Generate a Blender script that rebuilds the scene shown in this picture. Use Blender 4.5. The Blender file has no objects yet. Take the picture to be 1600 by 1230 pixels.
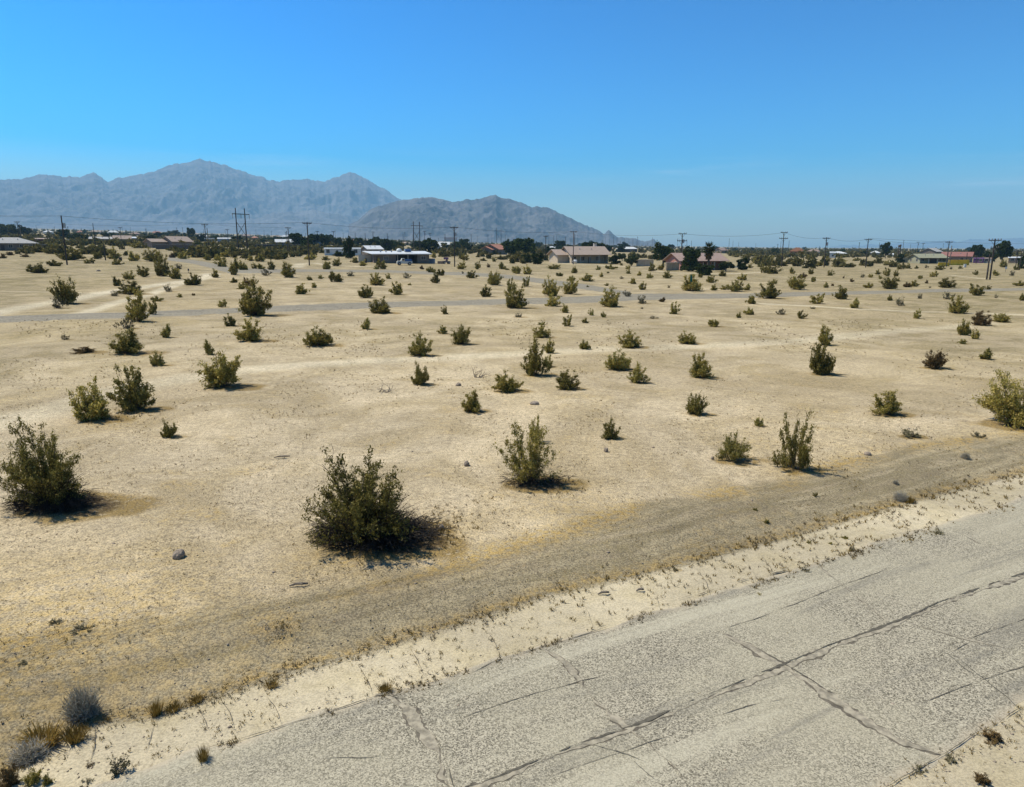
import bpy, bmesh, math, random
import numpy as np
from mathutils import Vector, Matrix
random.seed(7)
R = math.radians
scene = bpy.context.scene
COL = scene.collection

# ---------------------------------------------------------------- camera
F = 1101.0                      # focal length in photo pixels (photo 1600 x 1230)
HCAM = 6.5
PITCH = math.atan((615 - 388) / F)
cam_d = bpy.data.cameras.new('camera')
cam_d.sensor_fit = 'HORIZONTAL'
cam_d.sensor_width = 36
cam_d.lens = 36 * F / 1600
cam_d.clip_start = 0.1
cam_d.clip_end = 60000
cam = bpy.data.objects.new('camera', cam_d)
COL.objects.link(cam)
cam.location = (0, 0, HCAM)
cam.rotation_euler = (math.pi / 2 - PITCH, 0, 0)
scene.camera = cam

# ---------------------------------------------------------------- light
SUN_EL = R(58)
SUN_DIR = Vector((-0.93, 0.37, 0)).normalized()          # horizontal direction towards the sun
world = bpy.data.worlds.new('World')
scene.world = world
world.use_nodes = True
wn = world.node_tree
wn.nodes.clear()
sky = wn.nodes.new('ShaderNodeTexSky')
sky.sky_type = 'NISHITA'
sky.sun_disc = False
sky.sun_elevation = SUN_EL
sky.sun_rotation = math.atan2(SUN_DIR.x, SUN_DIR.y)
sky.altitude = 60
sky.air_density = 1.0
sky.dust_density = 0.7
sky.ozone_density = 3.0
hsv = wn.nodes.new('ShaderNodeHueSaturation')
hsv.inputs['Hue'].default_value = 0.494
hsv.inputs['Saturation'].default_value = 1.5
hsv.inputs['Value'].default_value = 7.3
bg = wn.nodes.new('ShaderNodeBackground')
bg.inputs['Strength'].default_value = 0.125
wo = wn.nodes.new('ShaderNodeOutputWorld')
gam = wn.nodes.new('ShaderNodeGamma')
gam.inputs['Gamma'].default_value = 1.9
scl = wn.nodes.new('ShaderNodeMix'); scl.data_type = 'RGBA'; scl.blend_type = 'MULTIPLY'; scl.clamp_result = False
scl.inputs[0].default_value = 1.; scl.inputs[7].default_value = (.16, .16, .16, 1)
wn.links.new(sky.outputs[0], scl.inputs[6])
wn.links.new(scl.outputs[2], gam.inputs['Color'])
wn.links.new(gam.outputs[0], hsv.inputs['Color'])
# a faint wisp of high cloud low over the plain
tcw = wn.nodes.new('ShaderNodeTexCoord'); mpw = wn.nodes.new('ShaderNodeMapping'); mpw.inputs['Scale'].default_value = (3.5, 3.5, 46)
nzw = wn.nodes.new('ShaderNodeTexNoise'); nzw.inputs['Scale'].default_value = 1.0; nzw.inputs['Detail'].default_value = 6; nzw.inputs['Roughness'].default_value = .6
rpw = wn.nodes.new('ShaderNodeMapRange'); rpw.interpolation_type = 'SMOOTHSTEP'
for i_, v_ in ((1, .53), (2, .75), (3, 0.), (4, .30)): rpw.inputs[i_].default_value = v_
spw = wn.nodes.new('ShaderNodeSeparateXYZ'); lo_ = wn.nodes.new('ShaderNodeMapRange'); hi_ = wn.nodes.new('ShaderNodeMapRange')
for n_, a_, b_ in ((lo_, .01, .045), (hi_, .14, .07)):
    n_.interpolation_type = 'SMOOTHSTEP'; n_.inputs[1].default_value = a_; n_.inputs[2].default_value = b_
m1w = wn.nodes.new('ShaderNodeMath'); m1w.operation = 'MULTIPLY'; m2w = wn.nodes.new('ShaderNodeMath'); m2w.operation = 'MULTIPLY'
cmw = wn.nodes.new('ShaderNodeMix'); cmw.data_type = 'RGBA'; cmw.inputs[7].default_value = (7.5, 8.2, 9.2, 1)
wn.links.new(tcw.outputs['Generated'], mpw.inputs['Vector']); wn.links.new(mpw.outputs[0], nzw.inputs['Vector']); wn.links.new(nzw.outputs[0], rpw.inputs[0])
wn.links.new(tcw.outputs['Generated'], spw.inputs[0]); wn.links.new(spw.outputs['Z'], lo_.inputs[0]); wn.links.new(spw.outputs['Z'], hi_.inputs[0])
wn.links.new(rpw.outputs[0], m1w.inputs[0]); wn.links.new(lo_.outputs[0], m1w.inputs[1]); wn.links.new(m1w.outputs[0], m2w.inputs[0]); wn.links.new(hi_.outputs[0], m2w.inputs[1])
wn.links.new(m2w.outputs[0], cmw.inputs[0]); wn.links.new(hsv.outputs[0], cmw.inputs[6]); wn.links.new(cmw.outputs[2], bg.inputs['Color'])
wn.links.new(bg.outputs[0], wo.inputs['Surface'])
sun_d = bpy.data.lights.new('sun', 'SUN')
sun_d.energy = 4.6
sun_d.angle = R(0.5)
sun_d.color = (1.0, 0.955, 0.81)
sun = bpy.data.objects.new('sun', sun_d)
COL.objects.link(sun)
sdir = Vector((SUN_DIR.x * math.cos(SUN_EL), SUN_DIR.y * math.cos(SUN_EL), math.sin(SUN_EL)))
sun.rotation_euler = sdir.to_track_quat('Z', 'Y').to_euler()
sun.location = (0, 0, 60)
scene.view_settings.view_transform = 'Standard'
scene.view_settings.look = 'None'
scene.view_settings.gamma = 1
scene.view_settings.exposure = 0.5
scene.view_settings.use_curve_mapping = False
try:
    scene.cycles.volume_bounces = 0
    scene.cycles.max_bounces = 6
    scene.cycles.transparent_max_bounces = 8
except Exception:
    pass

# ---------------------------------------------------------------- terrain
SLA = np.array([-9, -0.9, -0.6, -0.3, -0.08, 0.12, 0.35, 0.7, 9])
SLV = np.array([.024, .024, .0235, .0175, .0100, .0050, .0015, .0, .0])
def slope(a):
    return np.interp(a, SLA, SLV)
def base_z(x, y):
    x = np.asarray(x, float); y = np.asarray(y, float)
    r = np.hypot(x, y)
    a = x / np.maximum(y, 25)
    s = (slope(a) + slope(a - .05) + slope(a + .05) + slope(a - .1) + slope(a + .1)) / 5
    s = np.where(y < 0, 0, s)
    t = np.maximum(0, r - 35)
    return s * t * t / (t + 40)
# the near road: its far edge runs along a straight line on the plain
def ray(px, py):
    x = (px - 800) / F; y = -(py - 615) / F
    c, s = math.cos(PITCH), math.sin(PITCH)
    return Vector((x, c + y * s, -s + y * c)).normalized()
def flat(px, py):
    d = ray(px, py); t = -HCAM / d.z
    return np.array([d.x * t, d.y * t])
E0, E1 = flat(400, 1148), flat(1424, 832)
RU = (E1 - E0) / np.linalg.norm(E1 - E0)           # along the road
RN = np.array([-RU[1], RU[0]])                      # away from the camera
def uv(p):
    p = np.asarray(p) - E0
    return p @ RU, p @ RN
SH = np.array([uv(flat(*q)) for q in [(0,1217),(78,1162),(156,1132),(240,1119),(325,1093),(439,1057),(500,1041),(708,980),(858,931),(997,900),(1187,852),(1337,811),(1469,774),(1600,742)]])
BM = np.array([uv(flat(*q)) for q in [(0,1022),(130,993),(293,970),(500,937),(728,885),(825,853),(1000,800),(1206,766),(1307,736),(1412,710),(1600,684)]])
def bands(x, y):
    u = (x - E0[0]) * RU[0] + (y - E0[1]) * RU[1]
    d = (x - E0[0]) * RN[0] + (y - E0[1]) * RN[1]
    return u, d, np.interp(u, SH[:, 0], SH[:, 1]), np.interp(u, BM[:, 0], BM[:, 1])
def sm(t):
    t = np.clip(t, 0, 1); return t * t * (3 - 2 * t)
def berm_z(x, y):
    u, d, d1, d2 = bands(x, y)
    t = np.clip((d - d1) / np.maximum(d2 - d1, .3), 0, 1)
    return 0.20 * sm(t * 1.1) + 0.06 * np.sin(math.pi * np.clip(t, 0, 1)) ** 2
def zt(x, y):
    x = np.asarray(x, float); y = np.asarray(y, float)
    r = np.hypot(x, y)
    fade = np.clip((r - 12) / 20, 0, 1) * np.clip((400 - r) / 200, 0, 1)
    und = 0.028 * np.sin(x * .31 + 1.3 * np.sin(y * .11)) * np.sin(y * .23 + .7) + .03 * np.sin(x * .13 + y * .19 + 2)
    return base_z(x, y) + berm_z(x, y) * (np.asarray(y) > 0) + und * fade
def at(px, py):
    d = ray(px, py)
    rs = np.concatenate([np.arange(4, 400, .5), np.geomspace(400, 16000, 1500)])
    X = d.x * rs; Y = d.y * rs; Z = HCAM + d.z * rs
    g = Z - zt(X, Y)
    k = np.argmax(g < 0)
    if not (g < 0).any():
        k = len(rs) - 1
    a, b = rs[max(k - 1, 0)], rs[k]
    for _ in range(30):
        m = (a + b) / 2
        if HCAM + d.z * m - float(zt(d.x * m, d.y * m)) < 0: b = m
        else: a = m
    return Vector((d.x * b, d.y * b, float(zt(d.x * b, d.y * b))))
FWD = Vector((0, math.cos(PITCH), -math.sin(PITCH)))
def px_size(p):                                     # metres per photo pixel at a point
    return (p - Vector((0, 0, HCAM))).dot(FWD) / F
def on_ray(px, dist):
    """ground point at a horizontal depth y=dist in the column px"""
    x = (px - 800) / F / math.cos(PITCH) * dist
    return Vector((x, dist, float(zt(x, dist))))

# ---------------------------------------------------------------- materials
class NT:
    def __init__(s, name):
        s.m = bpy.data.materials.new(name); s.m.use_nodes = True
        s.t = s.m.node_tree; s.t.nodes.clear()
        s.out = s.t.nodes.new('ShaderNodeOutputMaterial')
    def n(s, typ, ins=None, **kw):
        nd = s.t.nodes.new(typ)
        for k, v in kw.items(): setattr(nd, k, v)
        for k, v in (ins or {}).items():
            s.put(nd.inputs[k], v)
        return nd
    def put(s, sock, v):
        if isinstance(v, bpy.types.NodeSocket): s.t.links.new(v, sock)
        elif isinstance(v, bpy.types.Node): s.t.links.new(v.outputs[0], sock)
        else:
            if isinstance(v, (tuple, list)) and len(v) == 3 and sock.type == 'RGBA': v = (*v, 1)
            sock.default_value = v
    def noise(s, scale, detail=4, rough=.55, vec=None, dist=0, norm=True):
        nd = s.n('ShaderNodeTexNoise', {'Scale': scale, 'Detail': detail, 'Roughness': rough, 'Distortion': dist})
        if vec is not None: s.put(nd.inputs['Vector'], vec)
        return nd.outputs[0]
    def ramp(s, v, a, b, lo=0., hi=1., smooth=True):
        nd = s.n('ShaderNodeMapRange', {0: v, 1: a, 2: b, 3: lo, 4: hi})
        if smooth: nd.interpolation_type = 'SMOOTHSTEP'
        return nd.outputs[0]
    def math(s, op, a, b=0., c=None):
        d = {0: a, 1: b}
        if c is not None: d[2] = c
        nd = s.n('ShaderNodeMath', d, operation=op); return nd.outputs[0]
    def mul(s, a, b): return s.math('MULTIPLY', a, b)
    def add(s, a, b): return s.math('ADD', a, b)
    def mix(s, f, a, b, typ='MIX'):
        nd = s.n('ShaderNodeMix', data_type='RGBA', blend_type=typ)
        s.put(nd.inputs[0], f); s.put(nd.inputs[6], a); s.put(nd.inputs[7], b)
        return nd.outputs[2]
    def attr(s, name):
        return s.n('ShaderNodeAttribute', attribute_name=name).outputs['Fac']
    def bsdf(s, col, rough=.9, bump=None, bdist=.02, bstr=1., spec=.2, metal=0.):
        b = s.n('ShaderNodeBsdfPrincipled', {'Base Color': col, 'Roughness': rough, 'Metallic': metal, 'Specular IOR Level': spec})
        if bump is not None:
            bn = s.n('ShaderNodeBump', {'Height': bump, 'Distance': bdist, 'Strength': bstr})
            s.put(b.inputs['Normal'], bn)
        s.t.links.new(b.outputs[0], s.out.inputs[0])
        return b

_mats = {}
def simple(name, col, rough=.8, var=.15, scale=1.5, metal=0., spec=.3):
    if name in _mats: return _mats[name]
    t = NT(name)
    tc = t.n('ShaderNodeTexCoord')
    nz = t.noise(scale, 5, .6, tc.outputs['Object'])
    oi = t.n('ShaderNodeObjectInfo')
    f = t.ramp(nz, .3, .7, 1 - var, 1 + var)
    c = t.mix(1., col, t.n('ShaderNodeCombineColor', {0: f, 1: f, 2: f}), 'MULTIPLY')
    nd = [x for x in t.t.nodes if x.bl_idname == 'ShaderNodeMix'][-1]
    t.bsdf(c, rough, nz, .01, .4, spec, metal)
    _mats[name] = t.m
    return t.m
def leafmat(name, c1, c2, c3=None, trans=.25):
    t = NT(name)
    g = t.n('ShaderNodeNewGeometry')
    oi = t.n('ShaderNodeObjectInfo')
    rnd = g.outputs['Random Per Island']
    c = t.mix(rnd, c1, c2)
    if c3: c = t.mix(t.ramp(rnd, .78, .95), c, c3)
    f = t.ramp(oi.outputs['Random'], 0, 1, .75, 1.3, False)
    c = t.mix(1., c, t.n('ShaderNodeCombineColor', {0: f, 1: f, 2: f}), 'MULTIPLY')
    d = t.n('ShaderNodeBsdfDiffuse', {'Color': c, 'Roughness': .9})
    tr = t.n('ShaderNodeBsdfTranslucent', {'Color': c})
    mx = t.n('ShaderNodeMixShader', {0: trans, 1: d, 2: tr})
    t.t.links.new(mx.outputs[0], t.out.inputs[0])
    return t.m

# ground -------------------------------------------------------------
def ground_material():
    t = NT('desert_sand')
    P = t.n('ShaderNodeNewGeometry').outputs['Position']
    uvn = t.n('ShaderNodeVectorRotate', {'Vector': P, 'Angle': -math.atan2(RU[1], RU[0])}, rotation_type='Z_AXIS').outputs[0]
    st = t.n('ShaderNodeVectorMath', {0: uvn, 1: (.18, 1.3, 1)}, operation='MULTIPLY').outputs[0]
    n_big = t.noise(.035, 5, .6, P)
    n_mid = t.noise(.22, 6, .65, P, 1.2)
    n_m2 = t.noise(.9, 5, .65, P)
    n_fine = t.noise(5.5, 6, .7, P)
    n_grit = t.noise(26, 4, .8, P)
    n_str = t.noise(1.1, 5, .65, st, .8)
    s1 = t.attr('s_shoulder'); s2 = t.attr('s_berm'); trk = t.attr('track'); litter_shade = t.attr('litter'); gold = t.attr('gold'); dk = t.attr('rut')
    sand = t.mix(t.ramp(n_mid, .38, .64), (.495, .392, .245), (.385, .298, .17))
    sand = t.mix(t.mul(t.ramp(n_big, .45, .62), .6), sand, (.385, .29, .155))
    sand = t.mix(t.mul(t.ramp(n_m2, .52, .7), .2), sand, (.335, .26, .16))
    # dry grass, golden
    gm = t.mul(t.ramp(t.add(t.mul(n_m2, .6), t.mul(n_mid, .6)), .62, .80), t.ramp(n_fine, .42, .62))
    gm = t.mul(gm, t.add(.5, t.mul(gold, 1.1)))
    g2 = t.mul(gold, t.ramp(n_fine, .35, .62))
    gm = t.math('MAXIMUM', gm, t.mul(g2, .85))
    sand = t.mix(gm, sand, (.34, .22, .05))
    # compacted berm
    sb = t.add(s2, t.mul(t.math('SUBTRACT', n_m2, .5), 1.3))
    ss = t.add(s1, t.mul(t.math('SUBTRACT', n_fine, .5), .5))
    berm_c = t.mix(t.ramp(n_fine, .35, .65), (.27, .215, .125), (.16, .127, .065))
    berm_c = t.mix(t.ramp(n_str, .42, .58), berm_c, (.305, .245, .145))
    berm_c = t.mix(t.mul(gm, 1.2), berm_c, (.30, .20, .07))
    isb = t.mul(t.ramp(ss, -.12, .12), t.ramp(sb, .35, -.35))
    col = t.mix(t.mul(isb, .95), sand, berm_c)
    sh_c = t.mix(t.ramp(n_m2, .4, .65), (.445, .37, .24), (.385, .315, .19))
    sh_c = t.mix(t.mul(t.ramp(n_fine, .6, .72), .5), sh_c, (.36, .27, .16))
    iss = t.ramp(ss, .12, -.12)
    col = t.mix(iss, col, sh_c)
    # wheel tracks
    tk = t.mul(trk, t.ramp(t.add(n_str, t.mul(n_m2, .3)), .35, .75, .55, 1.))
    col = t.mix(tk, col, (.56, .475, .32))
    col = t.mix(t.mul(dk, t.ramp(n_m2, .35, .6)), col, (.25, .195, .12))
    fr = t.mul(t.attr('farplain'), t.math('SUBTRACT', 1., t.mul(trk, .8)))
    fc = t.mix(t.ramp(n_mid, .4, .62), (.31, .242, .13), (.205, .162, .072))
    col = t.mix(fr, col, fc)
    # amber litter under shrubs; its dark brown core also paints in their shadow
    lt = t.mul(t.ramp(litter_shade, .05, .45), t.ramp(n_fine, .30, .5))
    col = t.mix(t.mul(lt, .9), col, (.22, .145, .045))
    col = t.mix(t.mul(t.ramp(litter_shade, .55, .85), t.ramp(n_fine, .3, .55)), col, (.075, .05, .024))
    # grit: dark specks and pale grains
    far = t.n('ShaderNodeCameraData').outputs['View Distance'] if False else None
    sp = t.ramp(n_grit, .56, .70)
    col = t.mix(t.mul(sp, .55), col, (.13, .10, .06))
    sp2 = t.ramp(n_grit, .44, .33)
    col = t.mix(t.mul(sp2, .4), col, (.68, .56, .41))
    vor = t.n('ShaderNodeTexVoronoi', {'Vector': P, 'Scale': 7., 'Randomness': 1.}).outputs['Distance']
    deb = t.mul(t.ramp(vor, .16, .07), t.ramp(n_m2, .45, .6))
    col = t.mix(t.mul(deb, .6), col, (.12, .09, .05))
    n_fl = t.noise(11., 3, .6, t.n('ShaderNodeVectorMath', {0: P, 1: (13.7, -4.1, 2.)}, operation='ADD').outputs[0])
    fl = t.mul(t.ramp(n_fl, .60, .68), t.ramp(n_mid, .38, .60, .25, 1.))
    col = t.mix(t.mul(fl, t.math('SUBTRACT', .62, t.mul(iss, .5))), col, (.25, .165, .07))
    pl = t.ramp(t.noise(.09, 4, .6, t.n('ShaderNodeVectorMath', {0: P, 1: (41., 17., 0.)}, operation='ADD').outputs[0], 1.5), .40, .62, .88, 1.10)
    col = t.mix(1., col, t.n('ShaderNodeCombineColor', {0: pl, 1: pl, 2: pl}), 'MULTIPLY')
    vv = t.ramp(t.add(t.mul(n_fine, .25), t.mul(n_grit, .75)), .38, .62, .42, 1.54)
    vv = t.n('ShaderNodeMix', {0: t.mul(iss, .45), 2: vv, 3: 1.}).outputs[0]
    v2 = t.ramp(n_m2, .35, .65, .94, 1.05)
    vv = t.mul(vv, v2)
    col = t.mix(1., col, t.n('ShaderNodeCombineColor', {0: vv, 1: vv, 2: vv}), 'MULTIPLY')
    h = t.add(t.mul(n_fine, .6), t.add(t.mul(n_grit, .5), t.mul(n_m2, .8)))
    h = t.math('SUBTRACT', h, t.mul(trk, .3))
    h = t.mul(h, t.math('SUBTRACT', 1., t.mul(iss, .86)))
    t.bsdf(col, .95, h, .05, .9, .1)
    return t.m
def asphalt(name, fine, pale=0.):
    t = NT(name)
    P = t.n('ShaderNodeNewGeometry').outputs['Position']
    uvn = t.n('ShaderNodeVectorRotate', {'Vector': P, 'Angle': -math.atan2(RU[1], RU[0])}, rotation_type='Z_AXIS').outputs[0]
    st = t.n('ShaderNodeVectorMath', {0: uvn, 1: (.12, 1.5, 1)}, operation='MULTIPLY').outputs[0]
    n1 = t.noise(.35, 5, .6, P); n2 = t.noise(3.2, 6, .75, P); ns = t.noise(.9, 5, .6, st, .6)
    vo = t.n('ShaderNodeTexVoronoi', {'Vector': P, 'Scale': fine, 'Randomness': 1.})
    rc = t.n('ShaderNodeSeparateColor', {0: vo.outputs['Color']}).outputs[0]
    c = t.mix(t.ramp(rc, .05, .95, smooth=False), (.085, .074, .052), (.435, .378, .268))
    c = t.mix(t.ramp(n1, .38, .65, 0, .45), c, (.37, .325, .22))
    c = t.mix(t.ramp(ns, .52, .66, 0, .5), c, (.44, .39, .275))
    c = t.mix(t.ramp(ns, .46, .34, 0, .5), c, (.15, .135, .105))
    c = t.mix(t.ramp(n2, .58, .70, 0, .18), c, (.13, .115, .09))
    ed = t.attr('edge')
    e = t.add(ed, t.mul(t.math('SUBTRACT', n2, .5), .9))
    c = t.mix(t.ramp(e, .35, -.25), c, (.42, .345, .235))
    if pale: c = t.mix(pale, c, (.165, .14, .10))
    h = n2
    t.bsdf(c, .95, h, .010, .5, .1)
    return t.m
M = {}
M['ground'] = ground_material()
M['road'] = asphalt('worn_asphalt', 58.)
M['backroad'] = asphalt('old_road_asphalt', 9., .55)
M['crack_sand'] = simple('crack_sand', (.27, .23, .16), .95, .35, 9.)
M['crack_edge'] = simple('crack_edge', (.12, .10, .07), .95, .35, 9.)
M['crack_dark'] = simple('crack_dark', (.09, .078, .055), .95, .3, 9.)
M['creosote'] = leafmat('creosote_leaf', (.20, .165, .038), (.43, .345, .085), (.60, .47, .16), .38)
M['creosote_dark'] = leafmat('dark_creosote_leaf', (.12, .102, .025), (.28, .23, .06), (.48, .38, .12), .33)
M['creosote_pale'] = leafmat('pale_creosote_leaf', (.21, .178, .042), (.40, .325, .085), (.50, .40, .14))
M['rust'] = leafmat('drying_leaf', (.12, .075, .030), (.21, .14, .06), (.26, .18, .08))
M['grey'] = leafmat('dead_grey_twig', (.36, .31, .22), (.56, .49, .36), (.68, .60, .46), .15)
M['greygreen'] = leafmat('grey_green_twig', (.11, .095, .045), (.21, .18, .09), (.29, .24, .14), .1)
M['gold'] = leafmat('dry_grass_blade', (.20, .125, .028), (.33, .215, .055), (.42, .30, .11), .3)
M['tree'] = leafmat('tree_leaf', (.022, .034, .010), (.06, .078, .022), (.12, .13, .04), .25)
M['tree_olive'] = leafmat('olive_tree_leaf', (.045, .055, .018), (.09, .10, .035), (.13, .13, .05), .2)
M['stem'] = simple('woody_stem', (.085, .065, .045), .9, .3, 4.)
M['deadstem'] = simple('dead_stem', (.17, .135, .10), .9, .3, 4.)
M['bark'] = simple('tree_bark', (.10, .075, .05), .9, .3, 4.)
M['pole'] = simple('weathered_pole_wood', (.055, .042, .032), .9, .25, 3.)
M['polelight'] = simple('pale_pole_wood', (.16, .12, .09), .9, .25, 3.)
M['ceramic'] = simple('insulator', (.22, .20, .18), .4, .1, 3.)
M['metal_grey'] = simple('grey_metal', (.30, .31, .32), .45, .1, 3., .5)
M['rock'] = simple('desert_rock', (.25, .195, .14), .9, .35, 6.)
M['glass'] = simple('dark_glass', (.02, .025, .03), .1, .1, 1., 0., .6)
M['white'] = simple('white_paint', (.62, .60, .55), .6, .06, 1.)
M['whitemetal'] = simple('white_metal_roof', (.56, .55, .51), .45, .08, .6)
M['trim'] = simple('pale_trim', (.48, .43, .36), .7, .1, 1.)
M['darktrim'] = simple('dark_trim', (.07, .05, .04), .7, .1, 1.)
M['rubber'] = simple('tyre_rubber', (.02, .02, .02), .9, .1, 3.)

# ---------------------------------------------------------------- mesh helpers
def tag(o, label=None, cat=None, group=None, kind=None):
    if label: o['label'] = label
    if cat: o['category'] = cat
    if group: o['group'] = group
    if kind: o['kind'] = kind
    return o
def link(name, me, parent=None):
    o = bpy.data.objects.new(name, me); COL.objects.link(o)
    if parent is not None: o.parent = parent
    return o
def empty(name, loc, rz=0., label=None, cat=None, group=None):
    o = bpy.data.objects.new(name, None); COL.objects.link(o)
    o.empty_display_size = .3
    o.location = loc; o.rotation_euler = (0, 0, rz)
    return tag(o, label, cat, group)
def npmesh(name, V, Fc, mats, idx=None, smooth=False, attrs=None):
    """V (n,3), Fc (m,k) all faces with k corners"""
    V = np.asarray(V, np.float32); Fc = np.asarray(Fc, np.int32)
    me = bpy.data.meshes.new(name)
    me.vertices.add(len(V)); me.vertices.foreach_set('co', V.ravel())
    m, k = Fc.shape
    me.loops.add(m * k); me.loops.foreach_set('vertex_index', Fc.ravel())
    me.polygons.add(m)
    me.polygons.foreach_set('loop_start', np.arange(0, m * k, k, dtype=np.int32))
    me.polygons.foreach_set('loop_total', np.full(m, k, np.int32))
    if idx is not None: me.polygons.foreach_set('material_index', np.asarray(idx, np.int32))
    if smooth: me.polygons.foreach_set('use_smooth', np.ones(m, bool))
    for mt in (mats if isinstance(mats, (list, tuple)) else [mats]): me.materials.append(mt)
    for an, av in (attrs or {}).items():
        at_ = me.attributes.new(an, 'FLOAT', 'POINT'); at_.data.foreach_set('value', np.asarray(av, np.float32))
    me.update(calc_edges=True)
    return me
class MB:
    def __init__(s): s.v = []; s.f = []
    def add(s, vs, fs):
        k = len(s.v); s.v += [tuple(v) for v in vs]; s.f += [tuple(i + k for i in f) for f in fs]; return s
    def box(s, x0, x1, y0, y1, z0, z1, mat=None):
        vs = [Vector(p) for p in ((x0,y0,z0),(x1,y0,z0),(x1,y1,z0),(x0,y1,z0),(x0,y0,z1),(x1,y0,z1),(x1,y1,z1),(x0,y1,z1))]
        if mat is not None: vs = [mat @ v for v in vs]
        return s.add(vs, [(0,3,2,1),(4,5,6,7),(0,1,5,4),(1,2,6,5),(2,3,7,6),(3,0,4,7)])
    def tube(s, pts, rad, n=8, caps=True):
        pts = [Vector(p) for p in pts]
        if not isinstance(rad, (list, tuple)): rad = [rad] * len(pts)
        rings = []
        for i, p in enumerate(pts):
            a = pts[max(i - 1, 0)]; b = pts[min(i + 1, len(pts) - 1)]
            d = (b - a).normalized()
            u = d.cross(Vector((0, 0, 1)) if abs(d.z) < .9 else Vector((1, 0, 0))).normalized(); w = d.cross(u)
            rings.append([p + (u * math.cos(2 * math.pi * k / n) + w * math.sin(2 * math.pi * k / n)) * rad[i] for k in range(n)])
        vs = [v for r in rings for v in r]; fs = []
        for i in range(len(pts) - 1):
            for k in range(n):
                fs.append((i * n + k, i * n + (k + 1) % n, (i + 1) * n + (k + 1) % n, (i + 1) * n + k))
        if caps:
            fs.append(tuple(range(n))[::-1]); fs.append(tuple((len(pts) - 1) * n + k for k in range(n)))
        return s.add(vs, fs)
    def ball(s, c, r, n=10, sz=1.):
        c = Vector(c); vs = []; fs = []; m = n // 2
        for i in range(1, m):
            for k in range(n):
                t = math.pi * i / m; a = 2 * math.pi * k / n
                vs.append(c + Vector((r * math.sin(t) * math.cos(a), r * math.sin(t) * math.sin(a), r * sz * math.cos(t))))
        vs += [c + Vector((0, 0, r * sz)), c - Vector((0, 0, r * sz))]
        for i in range(m - 2):
            for k in range(n):
                fs.append((i * n + k, (i + 1) * n + k, (i + 1) * n + (k + 1) % n, i * n + (k + 1) % n))
        T = len(vs) - 2
        for k in range(n):
            fs.append((T, k, (k + 1) % n)); fs.append((T + 1, (m - 2) * n + (k + 1) % n, (m - 2) * n + k))
        return s.add(vs, fs)
    def build(s, name, mat, parent=None, smooth=False, bevel=0.):
        me = bpy.data.meshes.new(name)
        me.from_pydata(s.v, [], s.f); me.materials.append(mat)
        if bevel:
            bm = bmesh.new(); bm.from_mesh(me)
            bmesh.ops.remove_doubles(bm, verts=bm.verts, dist=1e-4)
            bmesh.ops.bevel(bm, geom=bm.edges[:], offset=bevel, segments=2, affect='EDGES')
            bm.to_mesh(me); bm.free()
        if smooth: me.polygons.foreach_set('use_smooth', np.ones(len(me.polygons), bool))
        me.update()
        return link(name, me, parent)

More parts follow.
